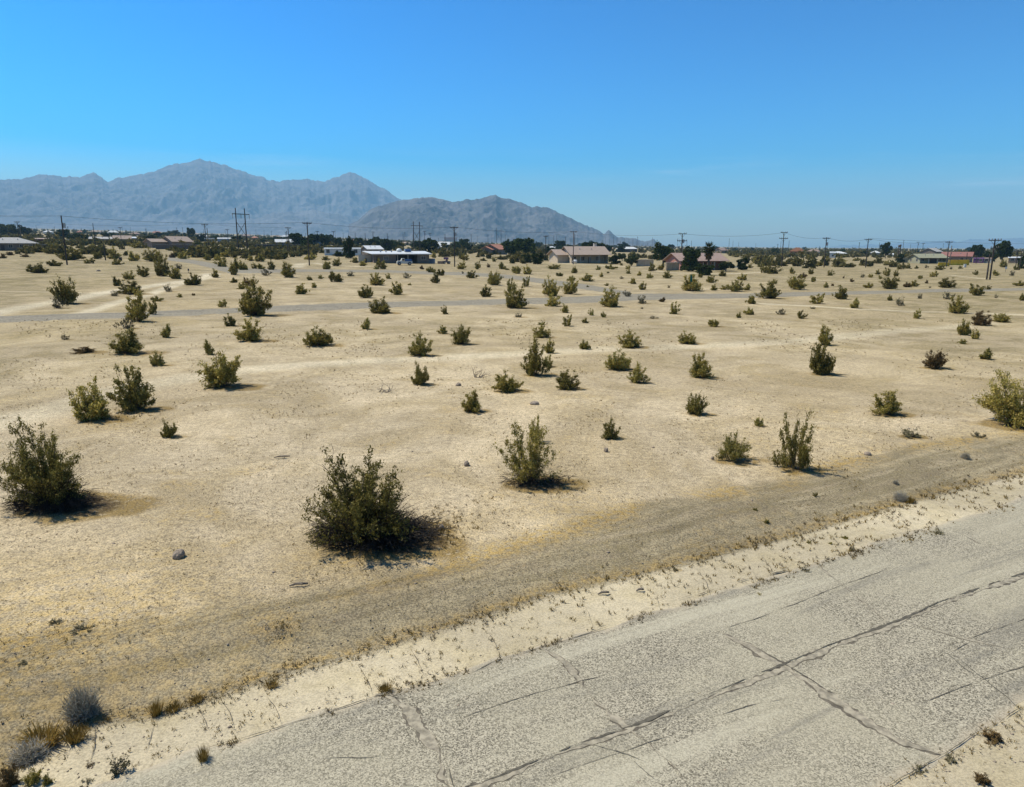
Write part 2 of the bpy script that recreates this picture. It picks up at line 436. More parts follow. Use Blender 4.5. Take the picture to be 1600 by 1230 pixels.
# ---------------------------------------------------------------- shrubs data: (x, base y, width, height, style, label or None)
# styles: o olive, d dark, p pale, g grey, r rust, e grey-green, w dead twigs
SHRUBS = [
(570,856,172,172,'d','huge dark creosote bush with a black twiggy base, the biggest in the near field'),
(80,800,138,140,'d','big dense dark creosote bush with a pointed top near the left edge'),
(825,762,92,98,'o','olive creosote bush with a dark woody base behind the biggest bush'),
(836,692,22,46,'o','slim upright shrub just behind the olive bush with the woody base'),
(1242,738,60,98,'o','tall narrow creosote bush beside the dark roadside bank'),
(1143,723,62,62,'p','airy vase-shaped pale olive bush next to the tall narrow one'),
(1585,668,96,88,'o','large feathery bush cut by the right edge of the view'),
(1385,650,56,42,'o','wide low round bush midway between the tall narrow bush and the feathery one'),
(146,658,66,70,'o','loose olive bush, left one of the pair on the pale dirt track'),
(212,643,58,68,'d','darker upright bush, right one of the pair on the pale dirt track'),
(347,608,74,66,'o','broad bright olive bush standing on the bend of the pale dirt track'),
(326,555,20,30,'p','small upright sprig right behind the broad bush on the track bend'),
(264,684,28,32,'d','small ragged bush alone below the pair on the pale track'),
(200,554,58,40,'d','spreading dark bush with arching grey twigs below the twin-stemmed one'),
(199,514,26,24,'g','greyish twiggy clump pressed against the bush on the old road edge'),
(217,503,32,48,'o','tall bush before the old asphalt road with a grey clump at its foot'),
(239,492,12,26,'o','thin leaning spray beside the tall bush on the old road edge'),
(247,572,26,24,'p','small pale shrub below the spreading dark bush'),
(261,528,20,26,'p','small pale upright shrub with its shadow, right of the tall road-edge bush'),
(132,552,38,11,'r','flat reddish brown dead clump lying on the sand'),
(102,531,14,12,'g','tiny grey-brown tuft near the fanning wheel tracks'),
(390,534,46,34,'o','round olive bush below the big ragged bush on the road'),
(361,510,24,20,'d','small dark bush left of the big ragged bush on the road'),
(398,494,54,58,'o','big ragged bush rising over the old asphalt road'),
(497,541,50,34,'o','double-headed olive bush alone on open sand'),
(573,515,20,22,'p','small leaning shrub below the dark dome by the old road'),
(595,490,40,27,'d','dense dark dome-shaped bush at the edge of the old asphalt road'),
(692,522,16,16,'o','small round shrub left of the lopsided bush'),
(720,539,32,36,'p','lopsided pale olive bush with a dark foot'),
(656,557,40,38,'p','egg-shaped yellow-olive bush on the dirt track'),
(656,602,30,40,'p','tulip-shaped bush on a narrow foot with a small shadow'),
(737,645,38,36,'o','squat bush leaning toward its own dark litter'),
(791,613,48,36,'o','open V-shaped bush left of the tall bush with side sprays'),
(603,614,28,14,'w','heap of bare dead twigs on the sand'),
(752,590,24,20,'w','bare forked dead branch near the V-shaped bush'),
(846,528,28,22,'o','round bush at the back of the tall bush with side sprays'),
(858,552,20,24,'o','middle bush wedged behind the tall bush with side sprays'),
(835,588,44,60,'o','tall dense bush with side sprays and a long shadow'),
(856,574,20,22,'p','pale side sprig at the right foot of the tall bush'),
(885,609,38,30,'d','low dark-green bush with two leafy heads'),
(913,546,18,22,'p','small pale round shrub between bigger bushes'),
(984,544,38,28,'o','wide mounded bush above a pair of linked bushes'),
(966,579,44,36,'p','pale rounded bush, left one of a touching pair'),
(996,599,32,32,'p','smaller ragged bush, right one of a touching pair'),
(1073,538,34,22,'o','flat-topped compact bush alone on the open plain'),
(1094,591,38,38,'o','bush with a tall lobe on its right side and a shadow streak'),
(1087,649,38,40,'p','thin see-through bush leaning over to the right'),
(953,687,28,34,'d','small upright dark bush alone on bare sand'),
(1186,666,18,17,'p','tiny yellow-green shrub above the vase-shaped bush'),
(1288,540,28,32,'o','smaller bush at the back of the tall leaning dark bush'),
(1282,586,42,60,'d','tall leaning dark bush with a spreading skirt'),
(1421,684,36,20,'e','flat grey-green scrub patch below the wide low round bush'),
(1460,577,38,34,'r','brownish bush with two prongs and a shadow to its side'),
(1541,562,24,22,'d','small brownish bush near the large feathery one'),
(1505,524,22,36,'o','upright bush of a dense huddle, the tallest there'),
(1523,530,14,18,'o','thin bush at the foot of the upright one in the huddle'),
(1505,538,12,13,'p','tiny sprig below the upright bush of the huddle'),
(1531,509,28,22,'r','wide brown-olive bush beside the bright thin track'),
(1565,504,26,17,'o','spiky low bush on the bright thin track near the edge of view'),
(1527,684,22,13,'g','small grey scrub on the golden grass line of the bank'),
(1508,717,16,12,'G','pale silvery tumbleweed on the roadside bank'),
(1399,757,11,9,'G','little pale tumbleweed above the larger grey one on the bank'),
(1407,783,26,18,'G','grey tumbleweed at the foot of the roadside bank'),
(1422,786,10,10,'y','small yellow tuft touching the grey tumbleweed'),
(1466,837,28,13,'e','brown tuft sprouting on the asphalt edge'),
(132,1128,58,62,'G','large silvery grey tumbleweed shrub beside yellow grass in the bottom corner'),
(46,1192,58,38,'G','second silvery shrub under a fringe of yellow grass in the bottom corner'),
(66,1168,44,26,'y','bright golden grass clump behind the second silvery shrub'),
(118,1160,26,24,'y','golden grass clump at the foot of the large silvery shrub'),
(16,1232,34,36,'r','brown leafy tuft cut by the bottom edge'),
(52,1228,28,30,'o','dark olive tuft on the shoulder at the bottom edge, second of three'),
(74,1228,18,20,'d','small dark green tuft at the bottom edge, third of three'),
(188,1212,38,38,'e','dry vase-shaped weed rising from the pale shoulder'),
(140,1200,18,13,'r','brown-orange tuft on the pale shoulder near the dry weed'),
(138,1226,20,14,'e','pale low weed under the brown-orange tuft'),
(415,983,20,12,'w','dead black tuft in the dark bank'),
(87,976,30,14,'g','grey scrub tuft on the yellow grass, near the left edge'),
(125,988,38,16,'e','grey-green scrub mat on the yellow grass'),
(36,1040,20,12,'g','small grey mat on the left bank'),
(1550,1160,36,22,'r','brown weed on the sand beyond the near road corner'),
(1434,1209,22,20,'e','olive weed at the near road edge, upper of two'),
(1485,1193,24,18,'e','sprawling weed at the crossing of crack and near road edge'),
(1533,1226,26,22,'r','low weed at the bottom edge by the near road corner'),
(1412,1162,22,10,'e','flat weed growing in the diagonal road crack'),
(1187,932,13,8,'o','small round green tuft on the asphalt rim'),
(1258,895,22,14,'e','straw-coloured weed where a crack meets the asphalt rim'),
(1332,862,16,12,'e','dry weed at the asphalt rim beneath three green dots'),
(1263,849,9,7,'o','round green dot of weed on the pale shoulder, first of a row'),
(1298,851,9,7,'o','round green dot of weed on the pale shoulder, second of a row'),
(1320,842,10,9,'o','round green dot of weed on the pale shoulder, third of a row'),
(1055,893,14,10,'e','grey weed on the inner line of the pale shoulder'),
(1179,798,8,8,'d','dark bank weed, one of a triangle of three, right one'),
(1198,818,10,9,'d','dark bank weed, one of a triangle of three, lower one'),
(1273,776,8,8,'d','dark weed high on the roadside bank'),
(602,1082,16,14,'y','straw tuft where the first sandy crack leaves the asphalt'),
(318,1190,16,22,'y','straw-coloured tuft on the asphalt edge near the left'),
(245,1118,16,22,'y','golden tuft, taller one of two at the inner shoulder line'),
(272,1112,18,14,'y','golden tuft, rounder one of two at the inner shoulder line'),
(308,1098,16,12,'y','golden tuft beside a ladder of shoulder cracks'),
(425,1075,16,12,'y','golden tuft at the inner shoulder line near the centre-left'),
# -------- far plain, automatic labels
(103,475,42,46,'d',None),(91,482,22,28,'e',None),(60,427,33,18,'d',None),(86,416,21,14,'d',None),(113,407,40,22,'d',None),
(152,405,19,16,'d',None),(178,405,23,19,'o',None),(139,412,15,9,'d',None),(182,414,18,11,'d',None),(210,408,24,18,'o',None),
(239,409,36,22,'d',None),(287,405,20,14,'o',None),(308,401,17,10,'o',None),(325,407,13,11,'d',None),(225,433,20,18,'d',None),
(202,437,22,15,'o',None),(183,447,17,18,'d',None),(205,460,37,20,'d',None),(179,463,17,13,'g',None),(255,432,28,36,'d',None),
(275,436,23,20,'d',None),(279,421,17,13,'e',None),(302,446,30,20,'d',None),(262,456,18,15,'e',None),(246,471,18,12,'p',None),
(281,465,9,8,'o',None),(303,462,7,6,'r',None),(337,434,14,14,'o',None),(347,480,13,13,'p',None),(347,417,20,18,'d',None),
(367,430,20,32,'d',None),(379,422,18,20,'o',None),(5,404,14,9,'r',None),(16,399,16,8,'r',None),(42,396,24,14,'d',None),
(82,397,26,14,'d',None),(40,402,14,6,'r',None),(101,388,14,12,'d',None),(124,388,9,10,'d',None),(133,383,8,5,'d',None),
(144,386,13,7,'o',None),(160,387,12,7,'d',None),(191,390,10,9,'d',None),(214,388,22,12,'o',None),(227,388,12,9,'d',None),
(268,392,16,9,'d',None),(270,403,12,9,'r',None),(293,396,14,8,'d',None),(316,392,12,6,'o',None),(331,399,12,8,'d',None),
(340,407,16,10,'o',None),(352,402,20,13,'o',None),(362,396,14,10,'o',None),(386,399,12,10,'o',None),(392,408,14,12,'o',None),
(398,420,12,10,'o',None),(390,447,16,14,'r',None),(378,452,16,12,'o',None),(366,442,14,10,'d',None),(385,470,14,20,'o',None),
(407,409,19,15,'d',None),(433,406,18,11,'d',None),(425,422,14,16,'d',None),(450,434,28,24,'d',None),(415,431,16,15,'g',None),
(407,421,17,11,'o',None),(485,406,19,14,'o',None),(509,407,14,8,'d',None),(510,421,20,18,'p',None),(526,416,16,13,'d',None),
(526,441,21,17,'d',None),(519,437,12,13,'r',None),(548,432,19,11,'g',None),(484,438,9,10,'p',None),(501,436,9,8,'p',None),
(491,450,12,12,'o',None),(470,460,24,17,'o',None),(589,446,25,18,'o',None),(607,436,9,10,'p',None),(635,435,13,12,'e',None),
(571,466,25,24,'p',None),(620,461,23,24,'o',None),(555,411,16,13,'d',None),(567,416,13,10,'o',None),(597,421,15,18,'d',None),
(588,421,8,8,'p',None),(659,421,8,8,'r',None),(674,426,16,13,'o',None),(681,443,15,20,'d',None),(690,431,16,16,'d',None),
(721,421,18,13,'o',None),(746,421,11,13,'d',None),(763,418,7,7,'r',None),(784,421,16,14,'p',None),(792,422,8,5,'d',None),
(737,435,20,14,'d',None),(773,446,26,25,'p',None),(758,464,24,19,'d',None),(797,458,14,24,'p',None),(695,491,11,15,'d',None),
(755,408,13,6,'d',None),(784,406,16,10,'d',None),(690,399,11,8,'d',None),(703,396,9,6,'d',None),(678,403,10,10,'o',None),
(727,407,12,11,'o',None),(772,409,9,10,'p',None),(640,446,8,5,'o',None),(723,428,6,6,'e',None),
(806,482,40,38,'o',None),(808,428,20,18,'p',None),(825,429,20,15,'o',None),(860,463,28,32,'o',None),(863,479,24,22,'o',None),
(891,460,28,27,'o',None),(893,439,14,12,'p',None),(897,427,13,12,'o',None),(875,432,17,9,'d',None),(918,440,24,13,'o',None),
(822,448,12,17,'p',None),(866,421,25,9,'d',None),(935,422,9,9,'p',None),(955,421,19,11,'d',None),(940,433,8,9,'o',None),
(950,427,7,4,'d',None),(971,415,6,5,'d',None),(981,421,8,7,'o',None),(982,428,8,8,'p',None),(999,431,10,9,'o',None),
(1015,435,12,12,'p',None),(1042,435,15,14,'o',None),(989,444,15,14,'o',None),(1003,453,16,13,'d',None),(971,436,7,6,'g',None),
(1018,424,14,14,'d',None),(1033,422,15,12,'d',None),(948,447,7,7,'d',None),(918,449,5,4,'d',None),(1045,450,7,7,'g',None),
(953,480,34,32,'o',None),(980,464,18,14,'e',None),(1003,475,20,20,'e',None),(1035,472,14,9,'r',None),(1080,455,32,24,'o',None),
(1111,442,18,14,'p',None),(1095,434,10,9,'o',None),(1115,454,14,10,'o',None),(1132,453,14,9,'o',None),(1150,456,26,22,'p',None),
(1168,454,14,13,'p',None),(1160,438,15,15,'o',None),(1128,432,14,12,'d',None),(1174,475,19,20,'o',None),(1202,467,36,28,'d',None),
(1195,427,13,15,'d',None),(1053,491,17,21,'p',None),(1154,497,11,12,'o',None),(1169,492,14,17,'p',None),(1176,492,6,8,'p',None),
(1116,511,23,18,'o',None),(883,489,14,15,'o',None),(886,510,15,19,'p',None),(924,493,10,12,'p',None),(914,505,12,11,'o',None),
(943,496,9,13,'p',None),(810,496,22,10,'g',None),(1020,498,15,6,'g',None),(1003,483,6,5,'g',None),(846,508,12,6,'p',None),
(1207,428,24,17,'d',None),(1237,428,12,12,'o',None),(1253,435,15,12,'r',None),(1267,429,10,12,'d',None),(1270,441,10,13,'p',None),
(1244,453,32,26,'o',None),(1211,444,8,8,'p',None),(1297,431,12,10,'d',None),(1318,435,4,5,'r',None),(1331,441,6,9,'r',None),
(1291,450,9,11,'p',None),(1301,447,7,6,'r',None),(1315,468,24,22,'d',None),(1276,475,23,17,'o',None),(1270,483,14,6,'g',None),
(1336,482,18,20,'p',None),(1356,450,14,12,'o',None),(1389,452,27,23,'d',None),(1361,434,9,9,'o',None),(1371,429,10,8,'o',None),
(1386,432,12,14,'o',None),(1400,432,9,12,'o',None),(1403,440,7,8,'o',None),(1417,449,13,12,'r',None),(1428,448,13,12,'o',None),
(1437,436,9,9,'p',None),(1448,443,6,6,'r',None),(1458,433,13,10,'o',None),(1478,450,25,15,'d',None),(1453,450,7,4,'g',None),
(1390,470,8,14,'o',None),(1405,478,17,18,'e',None),(1437,467,11,12,'e',None),(1432,498,14,16,'p',None),(1526,462,24,19,'o',None),
(1544,453,8,8,'d',None),(1556,466,6,9,'e',None),(1592,447,16,12,'o',None),(1597,470,9,14,'o',None),(1481,468,20,16,'e',None),
(1496,490,30,26,'o',None),(1251,498,17,13,'d',None),(1221,492,15,13,'e',None),(1555,431,13,11,'o',None),(1581,431,11,12,'e',None),
(1568,418,12,14,'d',None),(1587,422,11,11,'d',None),(1468,422,18,9,'d',None),(1407,421,11,11,'d',None),(1418,420,12,9,'d',None),
(1432,420,8,6,'d',None),(1330,418,13,9,'d',None),(1308,415,12,10,'d',None),(1262,405,14,10,'d',None),(1447,419,6,7,'e',None),
(1525,430,9,8,'d',None),(1486,421,7,6,'e',None),(1375,436,8,7,'o',None),(1348,434,9,9,'e',None),(1280,416,12,9,'o',None),
(1225,416,16,11,'d',None),(1210,414,12,9,'d',None),(1250,413,11,9,'o',None),(1293,409,12,9,'o',None),(1316,403,12,8,'d',None),
(1338,408,12,8,'o',None),(1372,412,18,12,'d',None),(1352,413,14,9,'d',None),(1385,415,12,9,'o',None),(1165,405,14,9,'d',None),
(1180,412,12,9,'o',None),(1190,404,12,8,'d',None),(1150,402,12,8,'o',None),(1172,419,9,8,'o',None),(1205,404,11,8,'o',None),
(1232,400,11,7,'d',None),(1140,398,12,6,'d',None),(1500,420,7,5,'d',None),
]
# bigger dark bushes round the houses counted as shrubs too
# ---------------------------------------------------------------- noise
def vnoise(x, y, seed=0):
    xi = np.floor(x).astype(np.int64); yi = np.floor(y).astype(np.int64)
    fx = x - xi; fy = y - yi
    fx = fx * fx * (3 - 2 * fx); fy = fy * fy * (3 - 2 * fy)
    def h(a, b):
        n = (a * 374761393 + b * 668265263 + seed * 974634777) & 0xffffffff
        n = ((n ^ (n >> 13)) * 1274126177) & 0xffffffff
        return ((n ^ (n >> 16)) & 0xffff) / 65535.
    return (h(xi, yi) * (1 - fx) + h(xi + 1, yi) * fx) * (1 - fy) + (h(xi, yi + 1) * (1 - fx) + h(xi + 1, yi + 1) * fx) * fy
def fbm(x, y, o=5, seed=0, ridged=False):
    v = 0; a = 1; s = 0
    for i in range(o):
        n = vnoise(x, y, seed + i * 17)
        if ridged: n = 1 - abs(2 * n - 1)
        v = v + a * n; s += a; a *= .5; x = x * 2.03 + 11.3; y = y * 2.03 - 7.1
    return v / s

# ---------------------------------------------------------------- ground sheet
def poly_dist(X, Y, pts):
    best = np.full(X.shape, 1e9)
    for a, b in zip(pts[:-1], pts[1:]):
        ax, ay, bx, by = a[0], a[1], b[0], b[1]
        L = (bx - ax) ** 2 + (by - ay) ** 2 + 1e-9
        t = np.clip(((X - ax) * (bx - ax) + (Y - ay) * (by - ay)) / L, 0, 1)
        best = np.minimum(best, np.hypot(X - ax - t * (bx - ax), Y - ay - t * (by - ay)))
    return best
TRACKS = [
 ([(-40,497),(0,487),(50,478),(100,470),(160,458),(200,452),(230,448),(262,443),(300,438),(330,428)],1.5,.95),
 ([(130,490),(180,473),(230,462),(270,447),(300,440),(335,432)],.9,.9),
 ([(-20,665),(60,645),(130,625),(230,602),(320,586),(440,572),(600,563),(800,553),(950,545),(1100,540),(1250,533),(1400,517),(1550,505)],1.2,.6),
 ([(1180,474),(1260,478),(1340,483),(1440,487),(1540,490),(1620,493)],.7,.9),
 ([(464,418),(470,412),(490,411),(520,415),(570,417)],1.6,.8),
 ([(1485,430),(1510,433),(1540,436)],.7,.8),
 ([(860,411),(930,414),(1000,418)],2.5,.7),
 ([(1010,423),(1070,427),(1140,428),(1200,425)],1.8,.7),
 ([(1200,432),(1260,436),(1330,442)],.7,.7),
 ([(-20,405),(14,404)],1.0,.8),
 ([(0,455),(90,457),(150,459)],.8,.5),
 ([(150,407),(200,407)],.7,.7),
 ([(560,404),(700,411),(780,412)],2.0,.6),
]
RUTS = [
 ([(400,473),(560,471),(780,465),(900,461)],.35,.6),
 ([(560,925),(650,908),(750,889),(890,878),(1000,862)],.09,.7),
 ([(560,938),(650,922),(760,903)],.08,.5),
 ([(0,641),(100,620),(230,596),(310,584)],.18,.5),
 ([(0,522),(60,505),(80,497)],.25,.5),([(20,530),(70,513),(110,498)],.2,.5),
 ([(470,425),(560,428),(700,428),(800,434)],.5,.8),
 ([(40,1075),(200,1075),(270,1055),(330,1040)],.07,.5),
 ([(120,492),(180,486),(240,484)],.5,.5),
 ([(0,500),(60,498),(130,495)],.5,.4),
 ([(130,700),(260,645),(420,600),(600,585)],.12,.45),([(130,712),(260,656),(420,609),(600,592)],.12,.4),
 ([(420,735),(475,700),(500,660),(470,625),(400,610)],.12,.45),([(1050,600),(1200,585),(1340,602),(1430,630)],.14,.4),([(1200,660),(1320,690),(1400,712)],.1,.4),
 ([(200,960),(420,925),(620,880),(800,840)],.08,.5),([(60,1060),(300,1010),(560,960),(760,905),(960,860)],.10,.5),([(1000,815),(1200,780),(1400,735),(1600,700)],.10,.45),([(760,880),(1000,830),(1250,790),(1500,730)],.10,.5),([(180,540),(60,556),(-10,570)],.2,.4),
]
def build_ground():
    va = R(42)
    az = np.concatenate([np.linspace(-va, va, 560), np.linspace(va, 2 * math.pi - va, 60)[1:-1]])
    rr = np.concatenate([[2.5, 4, 5.5], np.geomspace(6.5, 16000, 860)])
    A, Rr = np.meshgrid(az, rr)
    X = Rr * np.sin(A); Y = Rr * np.cos(A)
    Z = zt(X, Y)
    na, nr = len(az), len(rr)
    u, d, d1, d2 = bands(X, Y)
    front = Y > 0
    Z = Z + (fbm(X * 1.3, Y * 1.3, 3, 5) - .5) * .05 * (d > d1) * front * np.clip((70 - Rr) / 30, 0, 1)
    s1 = np.where(front, d - d1, 5); s1 = np.where(d < 0, np.abs(d) * 0 - 2, s1)
    s2 = np.where(front, d - d2, 5); s2 = np.where(d < 0, -5, s2)
    tr = np.zeros(X.shape); ru = np.zeros(X.shape)
    near = front & (Rr < 900)
    for lst, out in ((TRACKS, tr), (RUTS, ru)):
        for px, w, k in lst:
            pts = [at(*q) for q in px]
            dd = poly_dist(X[near], Y[near], pts)
            out[near] = np.maximum(out[near], k * np.clip(1.5 - dd / w, 0, 1))
    lt = np.zeros(X.shape)  # shrub litter plus shade painted in on the side away from the sun
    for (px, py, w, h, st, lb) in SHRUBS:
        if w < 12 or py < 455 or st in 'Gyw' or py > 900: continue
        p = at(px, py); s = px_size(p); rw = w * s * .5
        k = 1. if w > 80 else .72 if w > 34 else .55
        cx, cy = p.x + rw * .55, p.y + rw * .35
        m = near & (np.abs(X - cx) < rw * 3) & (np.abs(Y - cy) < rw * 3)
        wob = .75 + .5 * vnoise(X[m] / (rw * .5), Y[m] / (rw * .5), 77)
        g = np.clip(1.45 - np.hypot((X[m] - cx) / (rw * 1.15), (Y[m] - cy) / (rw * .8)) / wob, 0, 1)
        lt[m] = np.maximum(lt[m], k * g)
    gd = np.exp(-((s2 + .1) / .55) ** 2) * (Rr < 200) * (.08 + .92 * sm((fbm(X * .5, Y * .5, 3, 9) - .42) / .16))
    gd = np.maximum(gd, np.exp(-((s1 - .15) / .22) ** 2) * .8 * (Rr < 60))
    # golden mats in the lower left and by the bush litter
    for q, rad, k in (((60,1000),3.0,.75),((30,1080),2.0,.55),((200,1085),1.6,.5),((60,520),6,.45),((20,500),5,.5),((660,830),1.5,.4),((500,880),1.0,.3),((900,790),1.6,.5),((1230,590),3,.2),((1450,560),5,.35),((1550,600),2.5,.5),((190,660),1.6,.6),((1350,455),14,.3),((1560,445),18,.45),((80,440),22,.45),((430,980),.6,.9),((380,1060),.7,.6)):
        p = at(*q); m = near & (np.hypot(X - p.x, Y - p.y) < rad * 2.2)
        gd[m] = np.maximum(gd[m], k * np.exp(-(np.hypot(X[m] - p.x, Y[m] - p.y) / rad) ** 2))
    V = np.stack([X, Y, Z], -1).reshape(-1, 3)
    i = np.arange(nr - 1)[:, None] * na; j = np.arange(na)[None, :]; j2 = (j + 1) % na
    Fq = np.stack([i + j, i + na + j, i + na + j2, i + j2], -1).reshape(-1, 4)[:, ::-1]
    V = np.vstack([V, [[0, 0, float(zt(0, 0))]]]); c = len(V) - 1
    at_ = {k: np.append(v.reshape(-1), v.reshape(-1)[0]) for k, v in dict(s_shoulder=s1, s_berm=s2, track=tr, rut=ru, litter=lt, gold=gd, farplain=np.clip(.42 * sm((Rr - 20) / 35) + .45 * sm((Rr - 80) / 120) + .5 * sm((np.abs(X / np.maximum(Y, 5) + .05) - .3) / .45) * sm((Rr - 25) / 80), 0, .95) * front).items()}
    jj = np.arange(na)
    cap = np.stack([np.full(na, c), jj, (jj + 1) % na, np.full(na, c)], -1)
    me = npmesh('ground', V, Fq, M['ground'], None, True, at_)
    # centre cap
    bm = bmesh.new(); bm.from_mesh(me); bm.verts.ensure_lookup_table()
    for k in range(na):
        f = bm.faces.new((bm.verts[c], bm.verts[(k + 1) % na], bm.verts[k])); f.smooth = True
    bm.normal_update(); bm.faces.ensure_lookup_table()
    if bm.faces[0].normal.z < 0: bmesh.ops.reverse_faces(bm, faces=bm.faces[:])
    bm.to_mesh(me); bm.free()
    tag(link('ground', me), kind='structure')
build_ground()

def strip(name, mat, up, lo, off, step, nx, jit, seed, edge_w):
    """a road surface between two world polylines (same count)"""
    up = [np.array(p[:2]) for p in up]; lo = [np.array(p[:2]) for p in lo]
    L = [0]
    for a, b in zip(up[:-1], up[1:]): L.append(L[-1] + np.linalg.norm(b - a))
    n = max(4, int(L[-1] / step)); s = np.linspace(0, L[-1], n)
    U = np.stack([np.interp(s, L, [p[k] for p in up]) for k in (0, 1)], -1)
    D = np.stack([np.interp(s, L, [p[k] for p in lo]) for k in (0, 1)], -1)
    w = np.linalg.norm(U - D, axis=1, keepdims=True); dr = (D - U) / w
    j1 = (fbm(s[:, None] * 1.2, s[:, None] * 0, 5, seed) - .5) * jit; j2 = (fbm(s[:, None] * 1.2, s[:, None] * 0 + 9, 5, seed + 3) - .5) * jit
    U = U + dr * j1; D = D + dr * j2; w = np.linalg.norm(U - D, axis=1, keepdims=True)
    t = np.linspace(0, 1, nx)[None, :]
    XY = U[:, None, :] * (1 - t[..., None]) + D[:, None, :] * t[..., None]
    e = np.minimum(t, 1 - t) * w
    ed = np.clip(e / edge_w, 0, 1)
    Z = zt(XY[..., 0], XY[..., 1]) + off - .9 * off * (np.clip(e / .08, 0, 1) < .5) * 1.0
    V = np.concatenate([XY, Z[..., None]], -1).reshape(-1, 3)
    i = np.arange(n - 1)[:, None] * nx; j = np.arange(nx - 1)[None, :]
    Fq = np.stack([i + j, i + nx + j, i + nx + j + 1, i + j + 1], -1).reshape(-1, 4)
    v = V[Fq[0]]; nz = np.cross(v[1] - v[0], v[2] - v[0])[2]
    if nz < 0: Fq = Fq[:, ::-1]
    return tag(link(name, npmesh(name, V, Fq, mat, None, True, {'edge': ed.reshape(-1)})), kind='structure')
_, dlo = np.mean([uv(flat(1600, 1102)), uv(flat(1469, 1180)), uv(flat(1375, 1230))], axis=0)
def uvp(u, d): return E0 + RU * u + RN * d
us = np.linspace(-45, 160, 60)
strip('road', M['road'], [uvp(u, 0) for u in us], [uvp(u, dlo) for u in us], .016, .09, 44, .35, 3, .6)
ROADA = [(-60,497,509),(0,494,505),(200,488,497),(380,481,489),(450,477,487),(600,472,481),(780,467,476),(900,464,474),(1000,459,469),(1100,459,467),(1200,458,465),(1300,456,461),(1450,452,457),(1600,450,454),(1700,448,452)]
ROADB = [(262,402,407),(300,406,412),(330,411,419),(357,418,427),(400,420,427),(470,421,425),(600,422,426),(740,426,431),(800,430,436),(860,437,445),(930,447,455),(985,456,462)]
strip('back_road', M['backroad'], [at(x, a) for x, a, b in ROADA], [at(x, b) for x, a, b in ROADA], .03, .5, 12, 1.6, 11, 1.6)
strip('side_road', M['backroad'], [at(x, a) for x, a, b in ROADB], [at(x, b) for x, a, b in ROADB], .026, .5, 10, 1.6, 21, 1.6)

# cracks and sandy joints in the near road
def crack(pts, w, mat, seed, off=.021, name='road_crack'  , jit=.012):
    if mat is M['crack_sand']: crack(pts, w * 1.3, M['crack_edge'], seed + 100, off - .0045, 'crack_edge', jit)
    P = [flat(*q) for q in pts]
    L = [0]
    for a, b in zip(P[:-1], P[1:]): L.append(L[-1] + np.linalg.norm(b - a))
    n = max(4, int(L[-1] / .05)); s = np.linspace(0, L[-1], n)
    C = np.stack([np.interp(s, L, [p[k] for p in P]) for k in (0, 1)], -1)
    T = np.gradient(C, axis=0); T /= np.linalg.norm(T, axis=1, keepdims=True) + 1e-9; Nn = np.stack([-T[:, 1], T[:, 0]], -1)
    z0 = np.zeros(n)
    C = C + Nn * ((fbm(s * .9, z0, 2, seed % 100) - .5) * jit * 4 + (fbm(s * 5, z0 + 3, 4, seed % 100 + 9) - .5) * jit * 2.6)[:, None]
    hw = w * .5 * np.clip(2.9 * (fbm(s * 2.3, z0 + 5, 5, seed % 100 + 1) - .30), .05, 2) * (.6 + .8 * fbm(s * 14, z0 + 8, 2, seed)) * np.clip(np.minimum(s, s[-1] - s) / .25, 0, 1); hw[0] = hw[-1] = .002
    j = (fbm(s * 9, z0 + 2, 3, seed + 2) - .5) * w * .6
    A = C + Nn * (hw + j)[:, None]; B = C - Nn * (hw - j)[:, None]
    XY = np.stack([A, B], 1).reshape(-1, 2)
    Z = zt(XY[:, 0], XY[:, 1]) + off + (seed % 100) * .00004
    i = np.arange(n - 1) * 2
    Fq = np.stack([i, i + 1, i + 3, i + 2], -1)
    V = np.column_stack([XY, Z])
    if np.cross(V[Fq[0][1]] - V[Fq[0][0]], V[Fq[0][2]] - V[Fq[0][0]])[2] < 0: Fq = Fq[:, ::-1]
    return tag(link(name, npmesh(name, V, Fq, mat)), kind='structure')
LONGC = [(700,1240),(757,1223),(890,1168),(981,1139),(1112,1084),(1210,1046),(1300,1007),(1386,977),(1499,930),(1600,896),(1700,862)]
crack([(x, y + 5) for x, y in LONGC], .10, M['crack_sand'], 1)
crack(LONGC, .045, M['crack_dark'], 2, .025)
crack([(560,1148),(585,1090),(601,1087),(636,1110),(659,1142),(682,1175),(692,1214),(704,1240)][1:], .13, M['crack_sand'], 3)
crack([(645,1100),(672,1138),(690,1170),(700,1200),(712,1240)], .022, M['crack_dark'], 4, .025)
crack([(845,1015),(884,1038),(932,1100),(981,1142),(1000,1155),(1045,1192),(1080,1235)], .10, M['crack_sand'], 5)
crack([(1127,990),(1180,1018),(1225,1044),(1285,1080),(1345,1125),(1405,1159),(1469,1181)], .14, M['crack_sand'], 6)
crack([(1180,1014),(1225,1040),(1260,1060),(1300,1085)], .03, M['crack_dark'], 7, .025)
crack([(1277,879),(1287,892),(1305,905),(1330,925),(1386,975)], .05, M['crack_sand'], 8)
crack([(1420,975),(1487,995),(1560,1012),(1640,1035)], .06, M['crack_sand'], 9)
crack([(1505,838),(1532,852),(1600,871),(1680,890)], .05, M['crack_sand'], 10)
crack([(500,1118),(560,1098),(601,1088),(640,1098)], .02, M['crack_dark'], 12, .025, jit=.012)
crack([(643,1097),(700,1075),(767,1038),(845,1014),(955,980)], .012, M['crack_dark'], 13, .025, jit=.012)
crack([(305,1178),(400,1150),(500,1120)], .012, M['crack_dark'], 14, .025, jit=.012)
crack([(1060,938),(1110,925),(1160,908),(1277,882)], .03, M['crack_dark'], 15, .025, jit=.012)
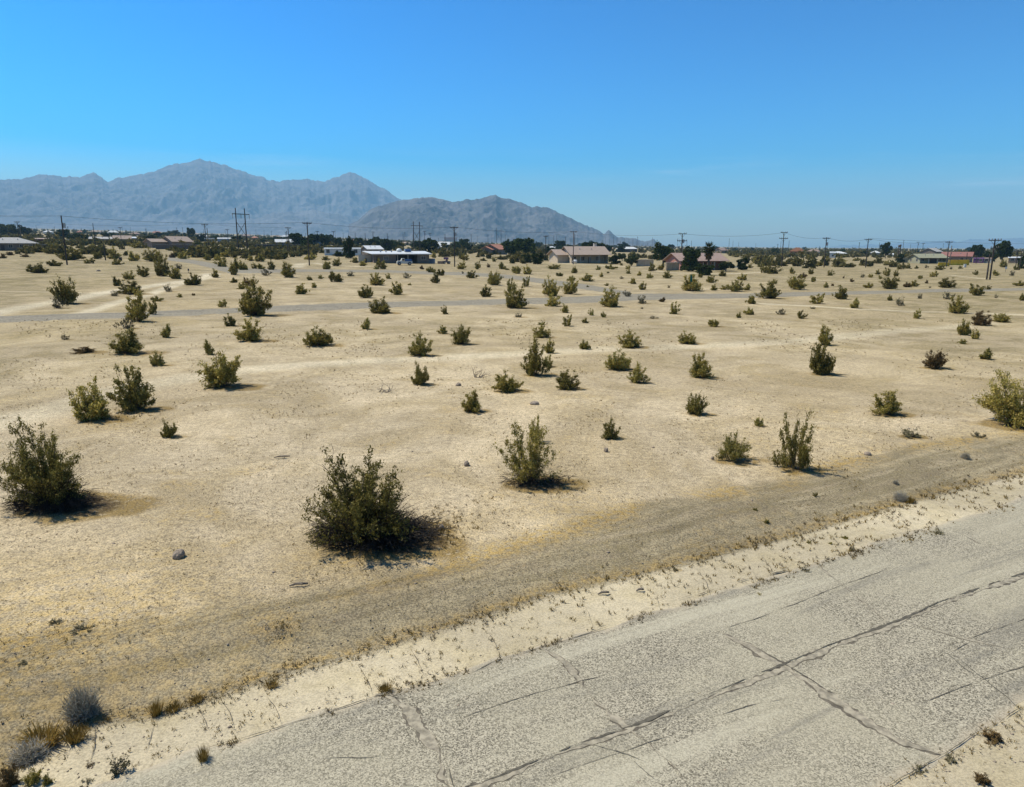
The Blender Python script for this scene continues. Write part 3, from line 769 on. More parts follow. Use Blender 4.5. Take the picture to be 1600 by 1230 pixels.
crack([(1375,1236),(1469,1181),(1532,1142),(1600,1104)], .010, M['crack_dark'], 16, .025, jit=.012)
for i_, q_ in enumerate([[(1130,985),(1190,965),(1290,925),(1400,885)],[(1120,1122),(1175,1104),(1228,1093)],[(1480,1012),(1540,990),(1620,962)],[(1330,852),(1380,840),(1440,828)],[(860,1215),(960,1180),(1050,1150)],[(700,1130),(800,1095),(900,1068),(960,1052)],[(1440,1100),(1520,1068),(1610,1040)]]):
    crack(q_, .013, M['crack_edge'], 20 + i_, .023)
# fine random cracks
rngc = np.random.default_rng(4)
for k in range(7):
    x = rngc.uniform(420, 1560); y0 = 1176 - (x - 305) * .30
    y = rngc.uniform(y0 + 30, 1200)
    if x > 1300 and y > 1100: continue
    pts = [(x, y)]
    a = rngc.choice([-.3, .75]) + rngc.normal() * .2
    for q in range(4):
        x += rngc.uniform(12, 30); y += a * 22 + rngc.normal() * 4; pts.append((x, y))
    crack(pts, .012, M['crack_dark'], 40 + k, .023)
for k, (x, y) in enumerate([(152,1140),(240,1122),(307,1104),(343,1092),(416,1085),(560,1040),(640,1010),(760,985),(905,935),(1010,905),(1090,890),(1190,868),(1300,838)]):
    crack([(x, y), (x + 14, y + 22), (x + 22, y + 46)] if x > 300 else [(x, y), (x - 4, y + 28), (x - 12, y + 56)], .010, M['crack_edge'], 70 + k, .012, 'shoulder_crack', .012)

# ---------------------------------------------------------------- mountains
def mountain(name, prof, D, Wf, Wb, seed, nf=170, step=1.6, mat=None, rough=.3, low=0.):
    xs = np.arange(prof[0][0], prof[-1][0] + 1, step)
    ys = np.interp(xs, [p[0] for p in prof], [p[1] for p in prof])
    ys = ys + (fbm(xs / 14., xs * 0, 4, seed) - .5) * 5.5 + (fbm(xs / 3.6, xs * 0 + 4, 3, seed + 5) - .5) * 2.4
    dirs = [ray(x, y) for x, y in zip(xs, ys)]
    v = np.concatenate([np.linspace(0, 1, nf), np.linspace(1, 2, 40)[1:]])
    V = []
    az = np.array([math.atan2(d.x, d.y) for d in dirs]); el = np.array([d.z / math.hypot(d.x, d.y) for d in dirs])
    T, AZ = np.meshgrid(v, az); EL = np.meshgrid(v, el)[1]
    Dc = D * (1 + .05 * (fbm(az * 9, az * 0, 2, seed + 8) - .5))[:, None]
    Rr = np.where(T <= 1, Dc - Wf * (1 - T), Dc + Wb * (T - 1))
    X = Rr * np.sin(AZ); Y = Rr * np.cos(AZ)
    B = base_z(X, Y) - 6
    H = HCAM + EL * Dc
    t = np.where(T <= 1, T, 2 - T)
    sc = D / 11.
    n = fbm(X / (sc * .55), Y / (sc * .55), 7, seed + 2, True) - .62
    n2 = fbm(X / (sc * .16), Y / (sc * .16), 5, seed + 3, True) - .6
    pr = t ** 1.15
    amp = np.sin(math.pi * np.clip(t, 0, 1)) ** .7
    Z = B + (H - B) * np.clip(pr + amp * (n * rough * 1.15 + n2 * rough * .5), 0, 1.05)
    # nothing in front may stand above the crest line seen from the plain
    lim = HCAM + (EL - .0008) * Rr
    Z = np.where(T < 1, np.minimum(Z, lim + 0 * Z), Z)
    na = len(xs); nv = len(v)
    i = np.arange(na - 1)[:, None] * nv; j = np.arange(nv - 1)[None, :]
    Fq = np.stack([i + j, i + nv + j, i + nv + j + 1, i + j + 1], -1).reshape(-1, 4)
    Vv = np.stack([X, Y, Z], -1).reshape(-1, 3)
    me = npmesh(name, Vv, Fq, mat or M['mountain'], None, False)
    return tag(link(name, me), kind='structure')
def rock_mat(name, c1, c2):
    t = NT(name)
    P = t.n('ShaderNodeNewGeometry').outputs['Position']
    n1 = t.noise(.0035, 7, .65, P); n2 = t.noise(.02, 5, .7, P)
    c = t.mix(t.ramp(n1, .38, .62), c1, c2)
    c = t.mix(t.mul(t.ramp(n2, .5, .7), .6), c, (.10, .085, .075))
    t.bsdf(c, .95, t.add(n1, t.mul(n2, .4)), 60., .7, .1)
    return t.m
M['mountain'] = rock_mat('mountain_rock', (.18, .168, .165), (.10, .096, .098))
PROF1 = [(-420,300),(-200,288),(-60,276),(0,280),(32,280),(60,273),(104,276),(124,277),(146,270),(170,283),(204,275),(240,268),(272,256),(300,251),(316,249),(336,253),(360,261),(392,272),(420,280),(436,283),(480,279),(508,283),(540,271),(556,271),(580,283),(624,311),(660,325),(720,345),(800,368),(860,386)]
PROF2 = [(545,352),(563,340),(580,326),(605,318),(630,312),(675,308),(690,311),(705,317),(731,312),(755,309),(773,305),(797,311),(829,322),(857,324),(881,336),(913,353),(936,360),(944,366),(951,359),(965,372),(972,371),(990,373),(1007,377),(1021,373),(1030,380),(1050,389)]
mountain('far_mountain', PROF1, 12500, 4200, 2500, 3)
mountain('foothill', [(-420,350),(-100,346),(60,352),(150,345),(240,352),(330,346),(400,341),(430,333),(462,331),(490,328),(515,333),(545,340),(570,351),(600,366)], 8600, 1400, 900, 31, 90)
M['near_rock'] = rock_mat('near_mountain_rock', (.145, .132, .125), (.07, .066, .066))
mountain('mountain', PROF2, 5900, 1300, 1400, 12, 150, rough=.38, mat=M['near_rock'])
mountain('distant_ridge', [(1240,389),(1300,385),(1360,382),(1420,379),(1500,376),(1560,373),(1640,370),(1760,368),(1900,378)], 15000, 1500, 800, 44, 40, 4)

# ---------------------------------------------------------------- vegetation generators
def tubes(paths, rads, n=3):
    V = []; Fq = []
    k = 0
    for P, r in zip(paths, rads):
        P = np.asarray(P); m = len(P)
        T = np.gradient(P, axis=0); T /= np.linalg.norm(T, axis=1, keepdims=True) + 1e-9
        U = np.cross(T, [0.31, 0.11, .94]); U /= np.linalg.norm(U, axis=1, keepdims=True) + 1e-9
        W = np.cross(T, U)
        rr = np.linspace(r[0], r[1], m)[:, None]
        for q in range(n):
            a = 2 * math.pi * q / n
            V.append(P + (U * math.cos(a) + W * math.sin(a)) * rr)
        for q in range(n):
            q2 = (q + 1) % n
            i = np.arange(m - 1)
            Fq.append(np.stack([k + q * m + i, k + q2 * m + i, k + q2 * m + i + 1, k + q * m + i + 1], -1))
        k += n * m
    return np.vstack(V), np.vstack(Fq)
def leaf_quads(rng, C, size, elong=1.7, updir=.5):
    n = len(C)
    a = rng.normal(size=(n, 3)); a[:, 2] += updir * 1.5; a /= np.linalg.norm(a, axis=1, keepdims=True)
    b = np.cross(a, rng.normal(size=(n, 3))); b /= np.linalg.norm(b, axis=1, keepdims=True) + 1e-9
    s = size * rng.uniform(.6, 1.4, size=(n, 1))
    A = a * s * elong * .5; B = b * s * .5
    V = np.stack([C - A, C + B * .9, C + A, C - B * .9], 1).reshape(-1, 3)
    Fq = np.arange(n * 4).reshape(-1, 4)
    return V, Fq
def bush_paths(rng, ns, nt, spread=1., lean=(0, 0), rag=.25, droop=0.):
    stems = []; twigs = []
    lobes = [(rng.normal(size=3), rng.uniform(-1, 1)) for _ in range(7)]
    for i in range(ns):
        phi = 2 * math.pi * (i + rng.uniform(0, .9)) / ns * 1.618 * 3
        el = math.asin(rng.uniform(.06, 1) ** .9)
        d = np.array([math.cos(phi) * math.cos(el), math.sin(phi) * math.cos(el), math.sin(el)])
        k = 1.
        for ld, lw in lobes:
            ld = ld / np.linalg.norm(ld); k += rag * 1.1 * lw * max(0, d @ ld) ** 3
        k *= rng.uniform(1 - rag * .9, 1.06)
        k = min(k, 1.22)
        if rng.random() < .35: k *= rng.uniform(.45, .8)
        e = np.array([d[0] * .46 * spread * k + lean[0], d[1] * .46 * spread * k + lean[1], d[2] * .93 * k])
        c = np.array([e[0] * .5, e[1] * .5, e[2] * .42]) + rng.normal(size=3) * .03
        b = np.array([math.cos(phi), math.sin(phi), 0]) * rng.uniform(.0, .10)
        t = np.linspace(0, 1, 7)[:, None]
        P = (1 - t) ** 2 * b + 2 * t * (1 - t) * c + t * t * e
        P[1:-1] += rng.normal(size=(5, 3)) * .010
        stems.append(P)
        for q in range(nt):
            tt = rng.uniform(.35, 1.); i0 = tt * 6; a = int(min(i0, 5)); o = P[a] * (1 - (i0 - a)) + P[a + 1] * (i0 - a)
            out = np.array([o[0], o[1], 0]); out /= np.linalg.norm(out) + .05
            dd = out * rng.uniform(.0, .8) + rng.normal(size=3) * .38 + np.array([0, 0, .8])
            dd /= np.linalg.norm(dd)
            L = rng.uniform(.05, .15) * (1.3 - .3 * tt)
            mid_ = o + dd * L * .5 + rng.normal(size=3) * .01
            twigs.append(np.array([o, mid_, o + dd * L]))
    return stems, twigs
def bush_arrays(seed, ns, nt, nl, leaf, sr=.006, spread=1., lean=(0, 0), rag=.25, sig=.026, skirt=0):
    rng = np.random.default_rng(seed)
    stems, twigs = bush_paths(rng, ns, nt, spread, lean, rag)
    C = []
    per = max(2, nl // len(twigs))
    for tw in twigs:
        m = max(1, int(per * rng.choice([.15, .7, 1.2, 2.1])))
        t = rng.uniform(.1, 1.1, size=(m, 1))
        p = tw[0] * (1 - t) + tw[2] * t
        C.append(p + rng.normal(size=(m, 3)) * np.array([sig, sig, sig * 1.2]))
    C = np.vstack(C); C = C[C[:, 2] > .02]
    if skirt >= 50: C = C[(C[:, 2] > .34) | (rng.random(len(C)) < .45)]
    LV, LF = leaf_quads(rng, C, leaf, 2.3, .8)
    paths = stems + twigs; rads = [(sr, sr * .5)] * len(stems) + [(sr * .45, sr * .25)] * len(twigs)
    for i in range(skirt):      # dead basal twigs
        phi = rng.uniform(0, 6.28); L = rng.uniform(.1, .46)
        e = np.array([math.cos(phi) * L, math.sin(phi) * L, rng.uniform(.01, .16 if skirt < 100 else .42)])
        m = e * .5 + np.array([0, 0, .06]) + rng.normal(size=3) * .03
        paths.append(np.array([rng.normal(size=3) * [.06, .06, 0] , m, e])); rads.append((sr * .6, sr * .2))
    SV, SF = tubes(paths, rads)
    return LV, LF, SV, SF
def two_part(name, arr, leafm, stemm, leafname='foliage', stemname='branches'):
    LV, LF, SV, SF = arr
    return npmesh(name + '_leaf', LV, LF, leafm), npmesh(name + '_stem', SV, SF, stemm)
def one_part(name, arr, leafm, stemm):
    LV, LF, SV, SF = arr
    return npmesh(name, np.vstack([LV, SV]), np.vstack([LF, SF + len(LV)]), [leafm, stemm], np.r_[np.zeros(len(LF)), np.ones(len(SF))])
LM = {'o': 'creosote', 'd': 'creosote_dark', 'p': 'creosote_pale', 'r': 'rust', 'g': 'greygreen', 'e': 'greygreen'}
mid = []
for i in range(6):
    mid.append(two_part('creosote_mid', bush_arrays(100 + i, 32, 10, 6500, .024, .006, 1., (0, 0), .28 + .06 * (i % 3), .022, 40), M['creosote'], M['stem']))
low = [one_part('creosote_low', bush_arrays(200 + i, 16, 6, 1700, .045, .009, 1., (0, 0), .34, .035, 10), M['creosote'], M['stem']) for i in range(7)]
weed = [one_part('weed_low', bush_arrays(300 + i, 22, 4, 420, .045, .008, 1., (0, 0), .4, .03, 10), M['greygreen'], M['deadstem']) for i in range(3)]
def tumble(seed, n=1500):
    rng = np.random.default_rng(seed); paths = []; rads = []
    for i in range(n):
        d = rng.normal(size=3); d[2] = abs(d[2]) * .9 + .1; d /= np.linalg.norm(d)
        r1 = rng.uniform(.25, .46); e = d * [1, 1, 1.7] * r1 * rng.uniform(.75, 1.15)
        a = d * [1, 1, 1.5] * r1 * rng.uniform(.1, .7) + rng.normal(size=3) * .05; a[2] = max(a[2], .01)
        paths.append(np.array([a, (a + e) / 2 + rng.normal(size=3) * .03, e])); rads.append((.0055, .003))
    return npmesh('tumbleweed', *tubes(paths, rads), M['grey'])
tumbles = [tumble(1), tumble(2, 1100)]
def grass(seed, n=220, h=1.):
    rng = np.random.default_rng(seed)
    phi = rng.uniform(0, 6.28, n); rb = np.sqrt(rng.uniform(0, 1, n)) * .34
    b = np.stack([np.cos(phi) * rb, np.sin(phi) * rb, np.zeros(n)], -1)
    d = np.stack([np.cos(phi) * rb * .8, np.sin(phi) * rb * .8, rng.uniform(.45, 1., n)], -1) + rng.normal(size=(n, 3)) * [.12, .12, .0]
    s = np.stack([-np.sin(phi), np.cos(phi), np.zeros(n)], -1) * .022
    V = np.stack([b - s, b + s, b + d * .6 + s * .7, b + d], 1).reshape(-1, 3)
    return npmesh('grass_tuft', V, np.arange(n * 4).reshape(-1, 4), M['gold'])
grasses = [grass(1), grass(2)]
def deadbranch(seed):
    rng = np.random.default_rng(seed); paths = []; rads = []
    for i in range(9):
        p = np.array([rng.uniform(-.35, .1), rng.uniform(-.2, .2), .02]); d = np.array([rng.uniform(-.3, 1), rng.uniform(-.5, .5), rng.uniform(.05, .9)])
        d /= np.linalg.norm(d); P = [p]
        for k in range(5):
            d = d + rng.normal(size=3) * .28; d /= np.linalg.norm(d); p = p + d * .11; p[2] = max(p[2], .02); P.append(p)
            if rng.random() < .5:
                e = d + rng.normal(size=3) * .6; paths.append(np.array([p, p + e * .06, p + e * .11])); rads.append((.008, .004))
        paths.append(np.array(P)); rads.append((.018, .006))
    return npmesh('dead_branch', *tubes(paths, rads, 4), M['deadstem'])
deads = [deadbranch(3), deadbranch(8)]
def setmat(o, m, i=0):
    o.material_slots[i].link = 'OBJECT'; o.material_slots[i].material = m

LANDC = [(150,'below the pale-roofed house'),(280,'left of the gravel bend'),(420,'below the H-frame pylon'),(570,'below the white mobile home'),
         (700,'below the carport house'),(850,'below the orange-roofed house'),(1000,'below the beige house'),(1150,'below the pink house'),
         (1320,'below the rust-brown house'),(1450,'below the feathery tree'),(1700,'below the yellow wall')]
BANDS = [(406,'among the houses'),(428,'on the scrubby plain'),(452,'beyond the back road'),(480,'along the back road'),(900,'nearer than the back road')]
def colphrase(x): return next(t for q, t in LANDC if x < q).replace('below', 'above').replace('left of', 'above')
def rank_labels(xs, head):
    """one label for each x: head + landmark + rank from the left within it"""
    by = {}
    for i in sorted(range(len(xs)), key=lambda i: xs[i]): by.setdefault(colphrase(xs[i]), []).append(i)
    out = [None] * len(xs)
    for c, ks in by.items():
        for n, i in enumerate(ks): out[i] = '%s %s' % (head, c) + ('' if len(ks) == 1 else ', %s from left' % ORD[n] if n else ', leftmost of them')
    return out
SIZEW = lambda w: 'tiny' if w < 10 else 'small' if w < 17 else 'mid-sized' if w < 26 else 'large'
TONE = {'o':'olive','d':'dark','p':'pale','g':'grey','r':'brownish','e':'grey-green'}
ORD = ['leftmost','second','third','fourth','fifth','sixth','seventh','eighth','ninth','tenth','eleventh','twelfth','thirteenth','fourteenth','fifteenth','sixteenth','seventeenth','eighteenth','nineteenth','twentieth','twenty-first','twenty-second','twenty-third','twenty-fourth','twenty-fifth','twenty-sixth','twenty-seventh','twenty-eighth','twenty-ninth','thirtieth']
auto = {}
for k, s in enumerate(SHRUBS):
    if s[5] is None:
        c = next(t for x, t in LANDC if s[0] < x); b = next(t for y, t in BANDS if s[1] < y)
        auto.setdefault((SIZEW(s[2]), TONE[s[4]], b, c), []).append(k)
alab = {}
for key, ks in auto.items():
    ks.sort(key=lambda k: SHRUBS[k][0])
    for i, k in enumerate(ks):
        l = '%s %s shrub %s, %s' % (key[0], key[1], key[2], key[3])
        if len(ks) > 1: l += ', ' + (ORD[i] + ' of them' if i == 0 else ORD[i] + ' from left')
        alab[k] = l
HERO = {0: dict(ns=80, nt=16, nl=30000, leaf=.0112, rag=.34, sig=.013, skirt=520, dead=1500, dx=.17),
        1: dict(ns=76, nt=16, nl=28000, leaf=.012, rag=.36, sig=.014, skirt=420, dead=1100, dx=.12),
        2: dict(ns=38, nt=11, nl=9500, leaf=.016, rag=.3, sig=.018, skirt=120, dead=260, dx=.35),
        4: dict(ns=26, nt=12, nl=7000, leaf=.018, rag=.3, sig=.022, skirt=14, dead=90, dx=.4),
        5: dict(ns=28, nt=11, nl=5500, leaf=.018, rag=.3, sig=.02, skirt=12, dead=70, dx=.4),
        6: dict(ns=64, nt=13, nl=15000, leaf=.016, rag=.12, sig=.02, skirt=30, dead=120, dx=.1)}
def dead_pile(seed, n, dx):
    rng = np.random.default_rng(seed); paths = []; rads = []
    for i in range(n):
        a = rng.uniform(0, 6.28); r0 = rng.uniform(0, .38); L = rng.uniform(.06, .2); b = a + rng.normal() * .7
        o = np.array([math.cos(a) * r0, math.sin(a) * r0 * .8, rng.uniform(0, .10)])
        if math.cos(a) > -.4: o[0] += rng.uniform(0, dx)
        e = o + np.array([math.cos(b) * L, math.sin(b) * L * .8, rng.uniform(-.04, .05)]); e[2] = max(e[2], .01)
        m = (o + e) / 2 + rng.normal(size=3) * .02 + [0, 0, .02]
        paths.append(np.array([o, m, e])); rads.append((.0036, .0018))
    return npmesh('dead_twigs', *tubes(paths, rads), M['darkstem'])
M['darkstem'] = simple('dark_dead_twig', (.03, .023, .016), .95, .3, 4.)
rs = random.Random(11)
C0 = Vector((0, 0, HCAM))
for k, (px, py, w, h, st, lb) in enumerate(SHRUBS):
    p = at(px, py)
    s = px_size(p)
    dep = math.atan2(HCAM - p.z, math.hypot(p.x, p.y))
    W = w * s
    # move the root behind the nearest foliage edge
    back = W * .26 if st != 'w' else W * .1
    dirh = Vector((p.x, p.y, 0)).normalized()
    q = p + dirh * back; q.z = float(zt(q.x, q.y)) - .02
    H = max(.25 * W, (h * s - .42 * W * math.sin(dep)) / math.cos(dep))
    if st in 'y': H = max(H, .5 * W)
    W *= 1.24 if w < 60 else 1.12
    H *= 1.14
    if k == 0: W *= 1.10; H *= 1.01; q.x += .12
    if k == 1: H *= .96; W *= .93
    label = lb or alab[k]
    rz = rs.uniform(0, 6.28)
    sc = (W, W * rs.uniform(.85, 1.05), H)
    if st == 'G':
        o = link('tumbleweed', tumbles[k % 2]); o.location = q; o.rotation_euler = (0, 0, rz); o.scale = (W * 1.05, W * .95, H * 1.2)
        tag(o, label, 'tumbleweed', 'silvery tumbleweeds'); continue
    if st == 'y':
        o = link('grass_tuft', grasses[k % 2]); o.location = q; o.rotation_euler = (0, 0, rz); o.scale = (W * 1.3, W, H * 1.1)
        tag(o, label, 'grass tuft', 'straw-coloured grass tufts'); continue
    if st == 'w':
        o = link('dead_branch', deads[k % 2]); o.location = q; o.rotation_euler = (0, 0, rs.uniform(-.4, .4)); o.scale = (W * 1.1, W, max(H, W * .5) * 1.5)
        tag(o, label, 'dead branch', 'dead twigs lying on sand'); continue
    if k in HERO:
        hp = HERO[k]
        me = two_part('creosote', bush_arrays(900 + k, hp['ns'], hp['nt'], hp['nl'], hp['leaf'], .0042, 1., (0, 0), hp['rag'], hp['sig'], hp['skirt']), M['creosote'], M['darkstem'] if k < 2 else M['stem'])
        dead = (hp['dead'], hp['dx'])
    elif w >= 25 and st in 'odpr': me = mid[k % 6]
    else: me = None
    if me:
        r_ = empty('creosote_bush', q, rz, label, 'bush', 'creosote bushes on the sand'); r_.scale = sc
        a = link('foliage', me[0], r_); b = link('branches', me[1], r_)
        setmat(a, M[LM[st]])
        if k in HERO and dead[0] > 200: link('dead_twigs', dead_pile(k, *dead), r_).rotation_euler = (0, 0, -rz)
    else:
        wd = st in 'ge' or (st in 'r' and py > 600)
        o = link('desert_weed' if wd and py > 600 else 'desert_shrub', weed[k % 3] if wd else low[k % 7])
        o.location = q; o.rotation_euler = (0, 0, rz); o.scale = sc
        setmat(o, M[LM[st]])
        tag(o, label, 'weed' if wd and py > 600 else 'shrub', 'roadside weeds' if wd and py > 600 else 'desert shrubs on the plain')

M['scrub'] = leafmat('far_scrub_leaf', (.075, .066, .02), (.19, .155, .05), (.29, .23, .085), .2)
# countless far scrub, one object
def scatter(name, proto_arrs, pts, mats, sizes, rng, hr=(.6, 1.)):
    VV = []; FF = []; II = []; k = 0
    for (x, y), s in zip(pts, sizes):
        V, Fq, I = proto_arrs[rng.integers(len(proto_arrs))]
        a = rng.uniform(0, 6.28); c, sn = math.cos(a), math.sin(a)
        hh = s * rng.uniform(*hr)
        P = np.column_stack([(V[:, 0] * c - V[:, 1] * sn) * s + x, (V[:, 0] * sn + V[:, 1] * c) * s + y, V[:, 2] * hh + float(zt(x, y)) - .02])
        VV.append(P); FF.append(Fq + k); II.append(I); k += len(P)
    return npmesh(name, np.vstack(VV), np.vstack(FF), mats, np.concatenate(II))
rng = np.random.default_rng(5)
pr = []
for i in range(5):
    LV, LF, SV, SF = bush_arrays(400 + i, 6, 3, 100, .2, .02, 1., (0, 0), .3, .09)
    pr.append((LV, LF, np.zeros(len(LF))))
pts = []; sz = []
for i in range(10500):
    x = rng.uniform(-60, 1660); dist = 210 * (2400 / 210) ** rng.uniform(0, 1) ** .8
    p = on_ray(x, dist)
    pxs = 388 + (HCAM - p.z) / dist * F
    lim_ = np.interp(x, [0, 200, 420, 500, 860, 1130, 1180, 1400, 1450, 1600], [412, 414, 416, 404, 401, 401, 420, 420, 405, 408])
    if 690 < x < 800: lim_ += 4
    if 800 < x < 862 or 955 < x < 1040: lim_ += 12
    if pxs > lim_ or rng.random() > np.clip((lim_ - pxs) / 18 + .10, 0, .8): continue
    if vnoise(np.array(p.x / 45.), np.array(p.y / 70.), 3) < .36: continue
    # keep clear of house fronts
    if dist < 300 and ((860 < x < 1000) or (1000 < x < 1142) or (560 < x < 700) or (1410 < x < 1515) or x < 60 or 500 < x < 565 or 235<x<300): continue
    pts.append((p.x, p.y)); sz.append(rng.uniform(1.8, 4.4) * (1 + dist / 2500))
me = scatter('distant_scrub', pr, pts, [M['scrub'], M['stem']], sz, rng)
tag(link('distant_scrub', me), 'far belt of dark desert scrub fading toward the town', 'scrub', kind='stuff')
print('scrub', len(pts))

# dry grass and pebbles: tiny, uncountable
def tiny_grass():
    rng = np.random.default_rng(12)
    C = []; H = []
    def add(px, py, n, sp, h):
        p = at(px, py); s = px_size(p)
        for _ in range(n):
            C.append((p.x + rng.normal() * sp * s, p.y + rng.normal() * sp * s * 1.4)); H.append(h * s * rng.uniform(.35, 1.1))
    # rows along the inner shoulder line, the asphalt rim and on the shoulder
    for i in range(420):
        x = rng.uniform(0, 1600); y = np.interp(x, [0,78,156,240,325,439,500,708,858,997,1187,1337,1469,1600], [1217,1162,1132,1119,1093,1057,1041,980,931,900,852,811,774,742])
        add(x, y + rng.normal() * 7, 3, 7, 6)
    for i in range(260):
        x = rng.uniform(305, 1600); y = 1178 - (x - 305) * .303 + rng.normal() * 3
        if vnoise(np.array(x / 40.), np.array(0.), 2) > .45: add(x, y, 3, 4, 6)
    for i in range(320):
        x = rng.uniform(150, 1600); y0 = np.interp(x, [0,325,500,708,858,997,1187,1337,1600], [1217,1093,1041,980,931,900,852,811,742]); y1 = 1178 - (x - 305) * .303
        t = rng.beta(2.4, 1.6); add(x, y0 * (1 - t) + y1 * t, 2, 3, 5.5)
    for i in range(60):
        x = rng.uniform(1380, 1600); y = 1236 - (x - 1375) * .585 + abs(rng.normal()) * 22
        add(x, y, 3, 6, 6)
    for i in range(6500):
        x = rng.uniform(-20, 1620); y = 500 + 560 * rng.uniform(0, 1) ** 1.1
        if vnoise(np.array(x / 60.), np.array(y / 30.), 6) > .42 and y < np.interp(x, [0, 325, 858, 1337, 1600], [1200, 1085, 925, 800, 735]): add(x, y, 3, 9, 2.6)
    for q, r_, n in (((690,815),26,160),((700,840),20,90),((620,875),45,70),((880,760),20,60),((60,1010),45,120),((150,990),60,120),((100,1160),26,120),((55,1165),30,160),((1290,738),20,30),((190,650),28,50),((440,985),12,60),((385,1063),14,50),((540,880),40,60),((760,800),40,50)):
        add(q[0], q[1], n, r_, 5)
    for k, (x, y) in enumerate([(152,1140),(240,1122),(307,1104),(343,1092),(416,1085),(560,1040),(640,1010),(760,985),(905,935),(1010,905),(1090,890),(1190,868),(1300,838)]):
        for q in range(7):
            t = rng.uniform(0, 1); add(x + (22 if x > 300 else -12) * t, y + 50 * t, 1, 1.5, 5)
    # on the asphalt
    for i in range(120):
        x = rng.uniform(600, 1600); y = rng.uniform(1150 - (x - 305) * .27, 1150)
        add(x, y, 1, 3, 3.0)
    C = np.array(C); H = np.array(H); n = len(C); nb = 5
    Z = zt(C[:, 0], C[:, 1])
    B = np.repeat(np.column_stack([C, Z]), nb, 0); h = np.repeat(H, nb); N_ = len(B)
    B[:, :2] += rng.normal(size=(N_, 2)) * h[:, None] * .25
    d = rng.normal(size=(N_, 3)) * .4; d[:, 2] = rng.uniform(.4, 1, N_)
    T = B + d * h[:, None]
    ph = rng.uniform(0, 6.28, N_); s = np.stack([np.cos(ph), np.sin(ph), np.zeros(N_)], -1) * (h * .14)[:, None]
    V = np.stack([B - s, B + s, B + d * h[:, None] * .6 + s * .5, T], 1).reshape(-1, 3)
    V[:, 2] += .012
    Fq = np.arange(N_ * 4).reshape(-1, 4)
    pick = (np.repeat(rng.random(n), nb) < .55).astype(int)
    return npmesh('dry_grass', V, Fq, [M['gold'], M['drygrass2']], pick)
M['drygrass2'] = leafmat('withered_blade', (.15, .11, .055), (.27, .20, .105), (.36, .28, .16), .2)
tag(link('dry_grass', tiny_grass()), 'sparse dry grass blades along the shoulder and over the sand', 'grass', kind='stuff')
def pebbles():
    rng = np.random.default_rng(31)
    C = []; S = []
    for i in range(1900):
        x = rng.uniform(-20, 1620); y = 560 + 680 * rng.uniform(0, 1) ** .8
        p = at(x, y); s = px_size(p)
        C.append((p.x, p.y, p.z)); S.append(rng.uniform(.008, .024) * (1 + (rng.random() < .02) * 1.2))
    C = np.array(C); S = np.array(S); n = len(C)
    o = np.array([(1,0,0),(-1,0,0),(0,1,0),(0,-1,0),(0,0,.7),(0,0,-.3)])
    f = np.array([(0,2,4),(2,1,4),(1,3,4),(3,0,4),(2,0,5),(1,2,5),(3,1,5),(0,3,5)])
    V = C[:, None, :] + o[None] * S[:, None, None] * rng.uniform(.6, 1.3, size=(n, 6, 1))
    Fq = (np.arange(n)[:, None, None] * 6 + f[None]).reshape(-1, 3)
    return npmesh('pebbles', V.reshape(-1, 3), Fq, M['rock'])
tag(link('pebbles', pebbles()), 'scattered small pebbles on the sand and shoulder', 'pebbles', kind='stuff')

# single rocks and debris
def rock(px, py, w, h, label, seed):
    p = at(px, py); s = px_size(p); r = random.Random(seed)
    bm = bmesh.new(); bmesh.ops.create_icosphere(bm, subdivisions=3, radius=.5)
    for v in bm.verts:
        n = float(fbm(np.array(v.co.x * 3 + seed), np.array(v.co.y * 3 + v.co.z * 2), 3, seed))
        v.co *= .75 + .5 * n; v.co.z *= h / w * 1.6
        v.co.z = max(v.co.z, -.12)
    me = bpy.data.meshes.new('rock'); bm.to_mesh(me); bm.free(); me.materials.append(M['rock'])
    o = link('rock', me); o.location = p + Vector((0, 0, .03)); o.scale = (w * s,) * 3; o.rotation_euler = (0, 0, r.uniform(0, 6))
    tag(o, label, 'rock', 'stones lying on the sand')
rock(279, 870, 19, 12, 'dark double-lobed stone alone on open sand, lower left', 1)
rock(729, 727, 10, 7, 'grey stone between the biggest bush and the olive bush', 2)
rock(716, 603, 9, 5, 'dark stone on the sand near the tulip-shaped bush', 3)
rock(947, 706, 7, 7, 'small reddish stone below the small upright dark bush', 4)
rock(1356, 711, 11, 5, 'flat grey stone by the top of the roadside bank', 5)
rock(1113, 718, 5, 4, 'tiny dark stone left of the vase-shaped bush', 6)
rock(690, 826, 8, 7, 'pale stone in the amber litter of the biggest bush', 7)
rock(604, 822, 7, 12, 'pale bluish scrap under the branches of the biggest bush', 8)
rock(835, 632, 14, 5, 'pale chips of litter above the olive woody bush', 9)
rock(154, 424, 6, 3, 'dark flat scrap on the yellow plain beyond the tall near pole', 10)
for px, py, w, h, lb in ((466,917,28,9,'bent dry stick lying below the biggest bush'),(943,930,18,9,'short thick stick on the pale shoulder'),(440,716,24,9,'thin curved stick on open sand'),(1000,925,12,10,'forked stick at the inner edge of the pale shoulder')):
    p = at(px, py); s = px_size(p); m = MB(); L = w * s
    m.tube([(-L * .5, 0, .02), (-L * .15, L * .08, .05), (L * .2, L * .05, .06), (L * .5, L * .2, .04)], [.012, .022, .025, .015], 6)
    m.tube([(L * .1, L * .05, .05), (L * .3, -L * .1, .08)], [.014, .006], 5)
    o = m.build('dry_stick', M['deadstem']); o.location = p; tag(o, lb, 'stick', 'dry sticks on the ground')
